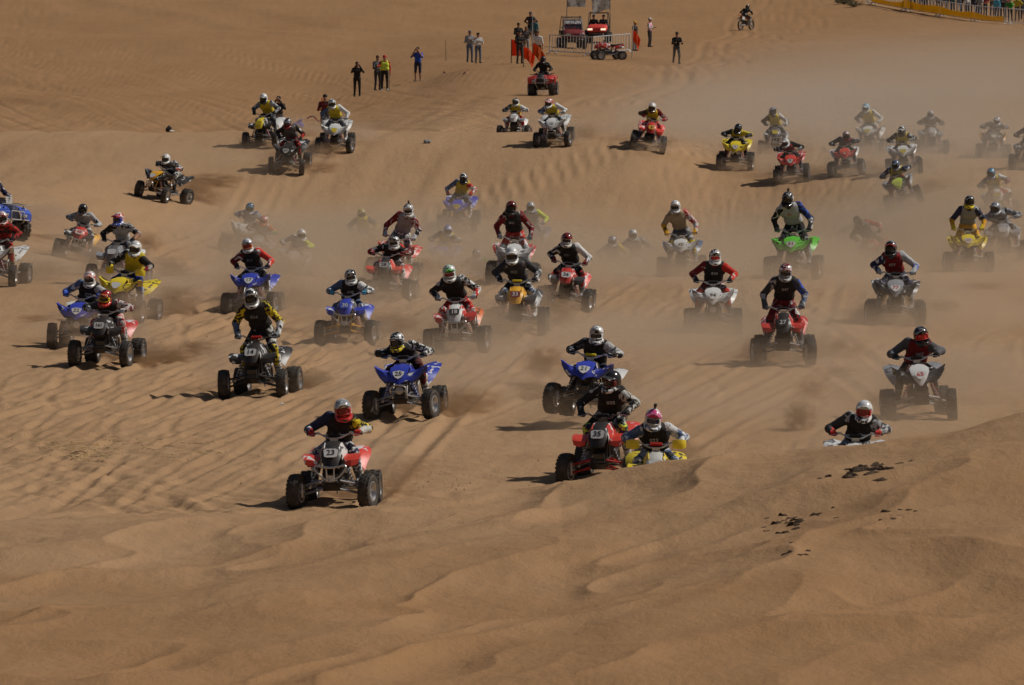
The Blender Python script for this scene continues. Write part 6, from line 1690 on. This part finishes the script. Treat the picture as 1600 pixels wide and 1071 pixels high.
# ---- broken crust on the right dune, its hard shadows put into the dark colour
def crust(px, d, w, n, seed, label, hh=.10):
    x, y, z = at_depth(px, d)
    rr = random.Random(seed)
    root = empty('crust_outcrop', Matrix.Translation((x, y, z))); tag(root, label, 'rock')
    mt = M('cloth', 'crust_shade', 'crust_light', 9.0, .56)
    shards = []
    for k in range(5):
        b = MB(); P = []
        for j in range(7):
            a = 2 * math.pi * j / 7 + rr.uniform(-.3, .3); q = rr.uniform(.6, 1.1)
            P.append((math.cos(a) * q, math.sin(a) * q * .6))
        top = [(u * rr.uniform(.5, .85), v * rr.uniform(.5, .85), rr.uniform(.25, .55)) for u, v in P]
        mid = [(u, v, rr.uniform(-.05, .15)) for u, v in P]; low = [(u * .9, v * .9, -.6) for u, v in P]
        b.loft([low, mid, top]); shards.append(b.mesh('shard', angle=60))
    for k in range(n):
        u = max(-.6, min(.6, rr.gauss(0, .20)))
        lx = u * w; ly = u * w * .8 + rr.gauss(0, .45)
        lz = float(height(np.array([x + lx]), np.array([y + ly]))[0]) - z
        r = hh * rr.uniform(.5, 1.15) * (1.1 - abs(u))
        o = link('shard', shards[k % 5], [mt], root, (lx, ly, lz - r * .22), (rr.uniform(-.3, .3), rr.uniform(-.3, .3), rr.uniform(-.7, .7)))
        o.scale = (r * rr.uniform(.9, 1.7), r, r * rr.uniform(.8, 1.3))
crust(1352, 76.0, 1.1, 50, 1, 'broken crust with painted-in shade on the dune below the white-helmeted rider', .09)
crust(1245, 73.2, .95, 24, 2, 'smaller crust with painted-in shade left of the large broken crust', .07)
crust(1408, 71.6, .60, 9, 3, 'pair of clods with painted-in shade right of the dune slope', .07)
crust(1248, 69.0, .42, 6, 4, 'lowest few clods with painted-in shade on the right foreground dune', .065)

# ---- straw on the sand at left
def straw():
    rr = random.Random(5); b = MB()
    for (cx, cy, sxp, syp, n) in ((132, 712, 24, 6, 90), (95, 692, 50, 5, 50), (190, 695, 70, 6, 40), (330, 712, 45, 8, 26)):
        for k in range(n):
            x, y, z = ground_at(cx + rr.gauss(0, sxp), cy + rr.gauss(0, syp), near=88, far=125)
            a = rr.uniform(0, 3.14); L = rr.uniform(.03, .12)
            dx, dy = math.cos(a) * L, math.sin(a) * L
            b.tube([(x - dx, y - dy, z + .002), (x, y, z + rr.uniform(.008, .025)), (x + dx, y + dy, z + .003)], .004, 3, caps=False)
    o = link('straw', b.mesh('straw'), [M('cloth', (.66, .52, .26))]); tag(o, 'dry straw scattered on the sand at left', 'straw', kind='stuff')
straw()
# ------------------------------------------------------------------ dust in the air
def dust_material(name, colr, aniso=.25, sharp=1.0, scale=2.2):
    m = bpy.data.materials.new(name); m.use_nodes = True
    nt = m.node_tree; nt.nodes.clear()
    out = nt.nodes.new('ShaderNodeOutputMaterial'); pv = nt.nodes.new('ShaderNodeVolumePrincipled')
    pv.inputs['Color'].default_value = (*colr, 1); pv.inputs['Anisotropy'].default_value = aniso
    tc = nt.nodes.new('ShaderNodeTexCoord'); oi = nt.nodes.new('ShaderNodeObjectInfo')
    ln = nt.nodes.new('ShaderNodeVectorMath'); ln.operation = 'LENGTH'; nt.links.new(tc.outputs['Object'], ln.inputs[0])
    mr = nt.nodes.new('ShaderNodeMapRange'); mr.interpolation_type = 'SMOOTHSTEP'
    mr.inputs['From Min'].default_value = 1.0; mr.inputs['From Max'].default_value = 0.15
    nt.links.new(ln.outputs['Value'], mr.inputs['Value'])
    off = nt.nodes.new('ShaderNodeVectorMath'); off.operation = 'SCALE'; off.inputs[0].default_value = (17, 31, 11); nt.links.new(oi.outputs['Random'], off.inputs['Scale'])
    ad = nt.nodes.new('ShaderNodeVectorMath'); ad.operation = 'ADD'; nt.links.new(tc.outputs['Object'], ad.inputs[0]); nt.links.new(off.outputs[0], ad.inputs[1])
    no = nt.nodes.new('ShaderNodeTexNoise'); no.inputs['Scale'].default_value = scale; no.inputs['Detail'].default_value = 3.0; no.inputs['Roughness'].default_value = .6
    nt.links.new(ad.outputs[0], no.inputs['Vector'])
    m2 = nt.nodes.new('ShaderNodeMapRange'); m2.inputs['From Min'].default_value = .5 - .16 / sharp; m2.inputs['From Max'].default_value = .5 + .22 / sharp
    nt.links.new(no.outputs['Fac'], m2.inputs['Value'])
    mu = nt.nodes.new('ShaderNodeMath'); mu.operation = 'MULTIPLY'; nt.links.new(mr.outputs[0], mu.inputs[0]); nt.links.new(m2.outputs[0], mu.inputs[1])
    m3 = nt.nodes.new('ShaderNodeMath'); m3.operation = 'MULTIPLY'; nt.links.new(mu.outputs[0], m3.inputs[0]); nt.links.new(oi.outputs['Alpha'], m3.inputs[1])
    nt.links.new(m3.outputs[0], pv.inputs['Density']); nt.links.new(pv.outputs[0], out.inputs['Volume'])
    return m
DUST = dust_material('dust', (.74, .57, .41), sharp=1.5, scale=2.6)
VEIL = dust_material('dust_veil', (.78, .63, .47), sharp=.55, scale=1.6)
GREY = dust_material('dust_veil_far', (.74, .65, .54), sharp=.55, scale=1.6)
SPRAY = dust_material('sand_spray', (.50, .32, .18), sharp=1.6, scale=3.2)  # albedo darkened to carry the self-shadow of the plumes

def sphere_mesh():
    import bmesh
    bm = bmesh.new(); bmesh.ops.create_icosphere(bm, subdivisions=2, radius=1.0)
    me = bpy.data.meshes.new('dust_cloud'); bm.to_mesh(me); bm.free(); me.materials.append(None)
    return me
SPH = sphere_mesh()
_k = 0
def puff(x, y, z, r, dens, mt=None, name='dust_cloud', rot=0.0):
    global _k
    _k += 1
    o = link(name, SPH, [mt or DUST], None, (x, y, z), (0, 0, rot)); o.scale = r; o.color = (1, 1, 1, dens)
    o['kind'] = 'stuff'; tag(o, 'drifting sand dust raised by the wheels', 'dust', 'dust clouds')
    return o
def veil(px, d, r, dens, dz=0.0, mt=None):
    x, y, z = at_depth(px, d); return puff(x, y, z + dz, r, dens, mt or VEIL)

# wide veils over the field (bearing, distance, radii, density, height)
for v in ((1440, 214, (13, 16, 3.0), .055, .4), (1600, 262, (20, 30, 3.6), .050, .4), (1200, 232, (10, 20, 2.6), .050, .3), (1560, 196, (8, 12, 2.2), .055, .3),
          (690, 183, (11, 11, 2.2), .16, .3), (450, 174, (6, 7, 2.0), .16, .4), (975, 166, (5, 6, 2.0), .13, .4), (740, 164, (4, 5, 1.7), .15, .3), (1100, 160, (6, 7, 1.8), .22, .3),
          (1390, 168, (9, 9, 1.8), .24, .3), (1570, 164, (6, 8, 1.8), .24, .3), (590, 156, (6, 5, 1.6), .18, .2), (380, 176, (4, 5, 2.0), .13, .4), (570, 178, (4, 5, 2.1), .17, .4), (825, 174, (5, 5, 2.2), .19, .5), (1230, 156, (4, 5, 1.6), .28, .3),
          (380, 136, (4.5, 5, 1.1), .16, .1), (860, 142, (5.5, 5, 1.3), .26, .1), (1020, 118, (6, 8, 1.1), .13, .1), (1290, 101, (4.5, 6, 1.1), .15, .1), (720, 108, (3.5, 6, .9), .17, .1), (1160, 138, (6, 8, 1.2), .14, .1),
          (90, 142, (3.5, 7, 1.1), .14, .1), (240, 132, (3, 5, .9), .15, .1), (600, 130, (4, 5, 1.0), .20, .1), (1450, 126, (5, 6, 1.1), .17, .1), (1540, 108, (4, 6, 1.0), .12, .1), (960, 102, (3, 4, .9), .14, .1), (520, 150, (5, 5, 1.3), .16, .1), (320, 200, (5, 6, 1.0), .08, .1), (1120, 121, (5, 7, 1.0), .11, .1), (1340, 113, (5, 6, 1.0), .11, .1), (880, 116, (4, 6, .9), .12, .1), (640, 118, (4, 5, .9), .12, .1), (1480, 140, (6, 7, 1.3), .14, .1)):
    veil(v[0], v[1], v[2], v[3] * (2.1 if v[0] < 1000 else 2.4), v[4], GREY if v[1] > 190 and v[0] > 1100 else None)
for v in ((1572, 147, (3.2, 2.2, 1.3), .55, .3), (1410, 163, (3.5, 2.5, 1.4), .15, .4)): veil(*v)
# dust at the wheels of each quad
rd = random.Random(11)
for (px, py, x, y, z, yaw) in SPOTS:
    if y > 300: continue
    dn = .65 if y < 96 else (1.0 if y < 125 else 1.3)
    if px < 330 and y > 165: dn *= .4
    for k in range(2):
        puff(x + rd.uniform(-.5, .9), y + 2.2 + 1.7 * k, z + .30 + .12 * k, (rd.uniform(1.0, 1.7), 1.3, rd.uniform(.5, .85)), dn * rd.uniform(.5, 1.5))
    if 100 < y < 215 and px > 990:
        puff(x + rd.uniform(-.4, .6), y - .5, z + .08, (rd.uniform(1.0, 1.6), 1.2, rd.uniform(.3, .5)), rd.uniform(.3, 1.1))
    if 112 < y < 215 and px > 330:
        puff(x + rd.uniform(-.3, .5), y + .55, z + .10, (rd.uniform(.9, 1.3), 1.0, rd.uniform(.32, .55)), rd.uniform(.6, 2.4))
# thrown sand behind the wheels
def spray(px, py, r, dens, back=.0, dz=0.0, near=86.0):
    x, y, z = ground_at(px, py, near=near); puff(x, y + back, z + dz, r, dens, SPRAY, 'sand_spray', 0)
for px, py, r, dn, dz in ((478, 606, (.55, .5, .16), 14, .08), (500, 600, (.30, .4, .10), 16, .06), (262, 566, (.80, .5, .17), 12, .10), (310, 554, (.60, .4, .18), 12, .14), (225, 572, (.35, .4, .14), 14, .1),
                          (850, 604, (.50, .6, .34), 7, .42), (838, 622, (.50, .5, .20), 8, .14), (968, 612, (.60, .6, .36), 5, .22), (1250, 672, (.34, .5, .36), 10, .2), (1265, 640, (.40, .5, .26), 5, .35),
                          (620, 576, (.30, .3, .14), 8, .1), (735, 640, (.7, .6, .30), 5, .15), (705, 652, (.6, .5, .25), 5, .15), (330, 288, (1.3, .8, .26), 6, .14), (300, 297, (.9, .8, .2), 7, .1), (72, 373, (.8, .5, .10), 9, .05),
                          (228, 398, (.6, .6, .42), 5, .3), (270, 480, (.7, .6, .30), 6, .2), (500, 265, (1.0, .6, .2), 5, .1), (60, 502, (.6, .5, .10), 8, .06), (265, 430, (.6, .6, .3), 5, .2), (1310, 590, (.5, .5, .14), 5, .1), (1535, 452, (.7, .6, .12), 5, .06),
                          (610, 775, (.5, .4, .14), 6, .1), (640, 742, (.6, .5, .2), 4, .14)):
    spray(px, py, r, dn, 0, dz)
for (px, py, x, y, z, yaw) in SPOTS:
    if y > 215: continue
    k = 1.0 if y < 150 else .6
    for s_ in (-1, 1):
        if rd.random() < .75:
            xx = x + s_ * .45 + rd.uniform(.0, .5) - math.sin(R(yaw)) * 2.2; yy = y + rd.uniform(1.9, 2.8)
            puff(xx, yy, float(height(np.array([xx]), np.array([yy]))[0]) + rd.uniform(.08, .22), (rd.uniform(.45, .95), rd.uniform(.5, 1.1), rd.uniform(.16, .36)), rd.uniform(3, 8) * k, SPRAY, 'sand_spray', 0)
# grains and clods flung up by the rear wheels
def clods(x, y, z, n, seed, reach, up, side):
    rr = random.Random(seed); vs = []; fs = []
    for k in range(n):
        t = rr.random() ** .8; a = rr.gauss(side, .25)
        v = rr.uniform(.35, 1.0)
        p = Vector((x + a * t * reach * v, y + t * reach * v * rr.uniform(.6, 1.0), z + .06 + up * v * 4 * t * (1 - t) * rr.uniform(.2, 1.0) + rr.uniform(0, .05)))
        r = rr.uniform(.004, .012) * (1.8 if rr.random() < .08 else 1)
        o = len(vs)
        for q in ((1, 0, -.6), (-.5, .87, -.6), (-.5, -.87, -.6), (0, 0, 1)):
            vs.append(p + Vector(q) * r * rr.uniform(.7, 1.3))
        fs += [(o, o + 2, o + 1), (o, o + 1, o + 3), (o + 1, o + 2, o + 3), (o + 2, o, o + 3)]
    me = bpy.data.meshes.new('sand_clods'); me.from_pydata(vs, [], fs); me.materials.append(None)
    o = link('sand_clods', me, [M('cloth', (.30, .185, .10))]); tag(o, 'grains of sand flung up behind the wheels', 'sand', 'flung sand', 'stuff')
for k, (px, py, x, y, z, yaw) in enumerate(SPOTS):
    if y < 140:
        for s in (-1, 1):
            xx = x + s * .42 - math.sin(R(yaw)) * 1.35; yy = y + 1.4
            clods(xx, yy, float(height(np.array([xx]), np.array([yy]))[0]), 260, k * 2 + s, rd.uniform(1.6, 3.2), rd.uniform(.25, .7), rd.uniform(.1, .7))
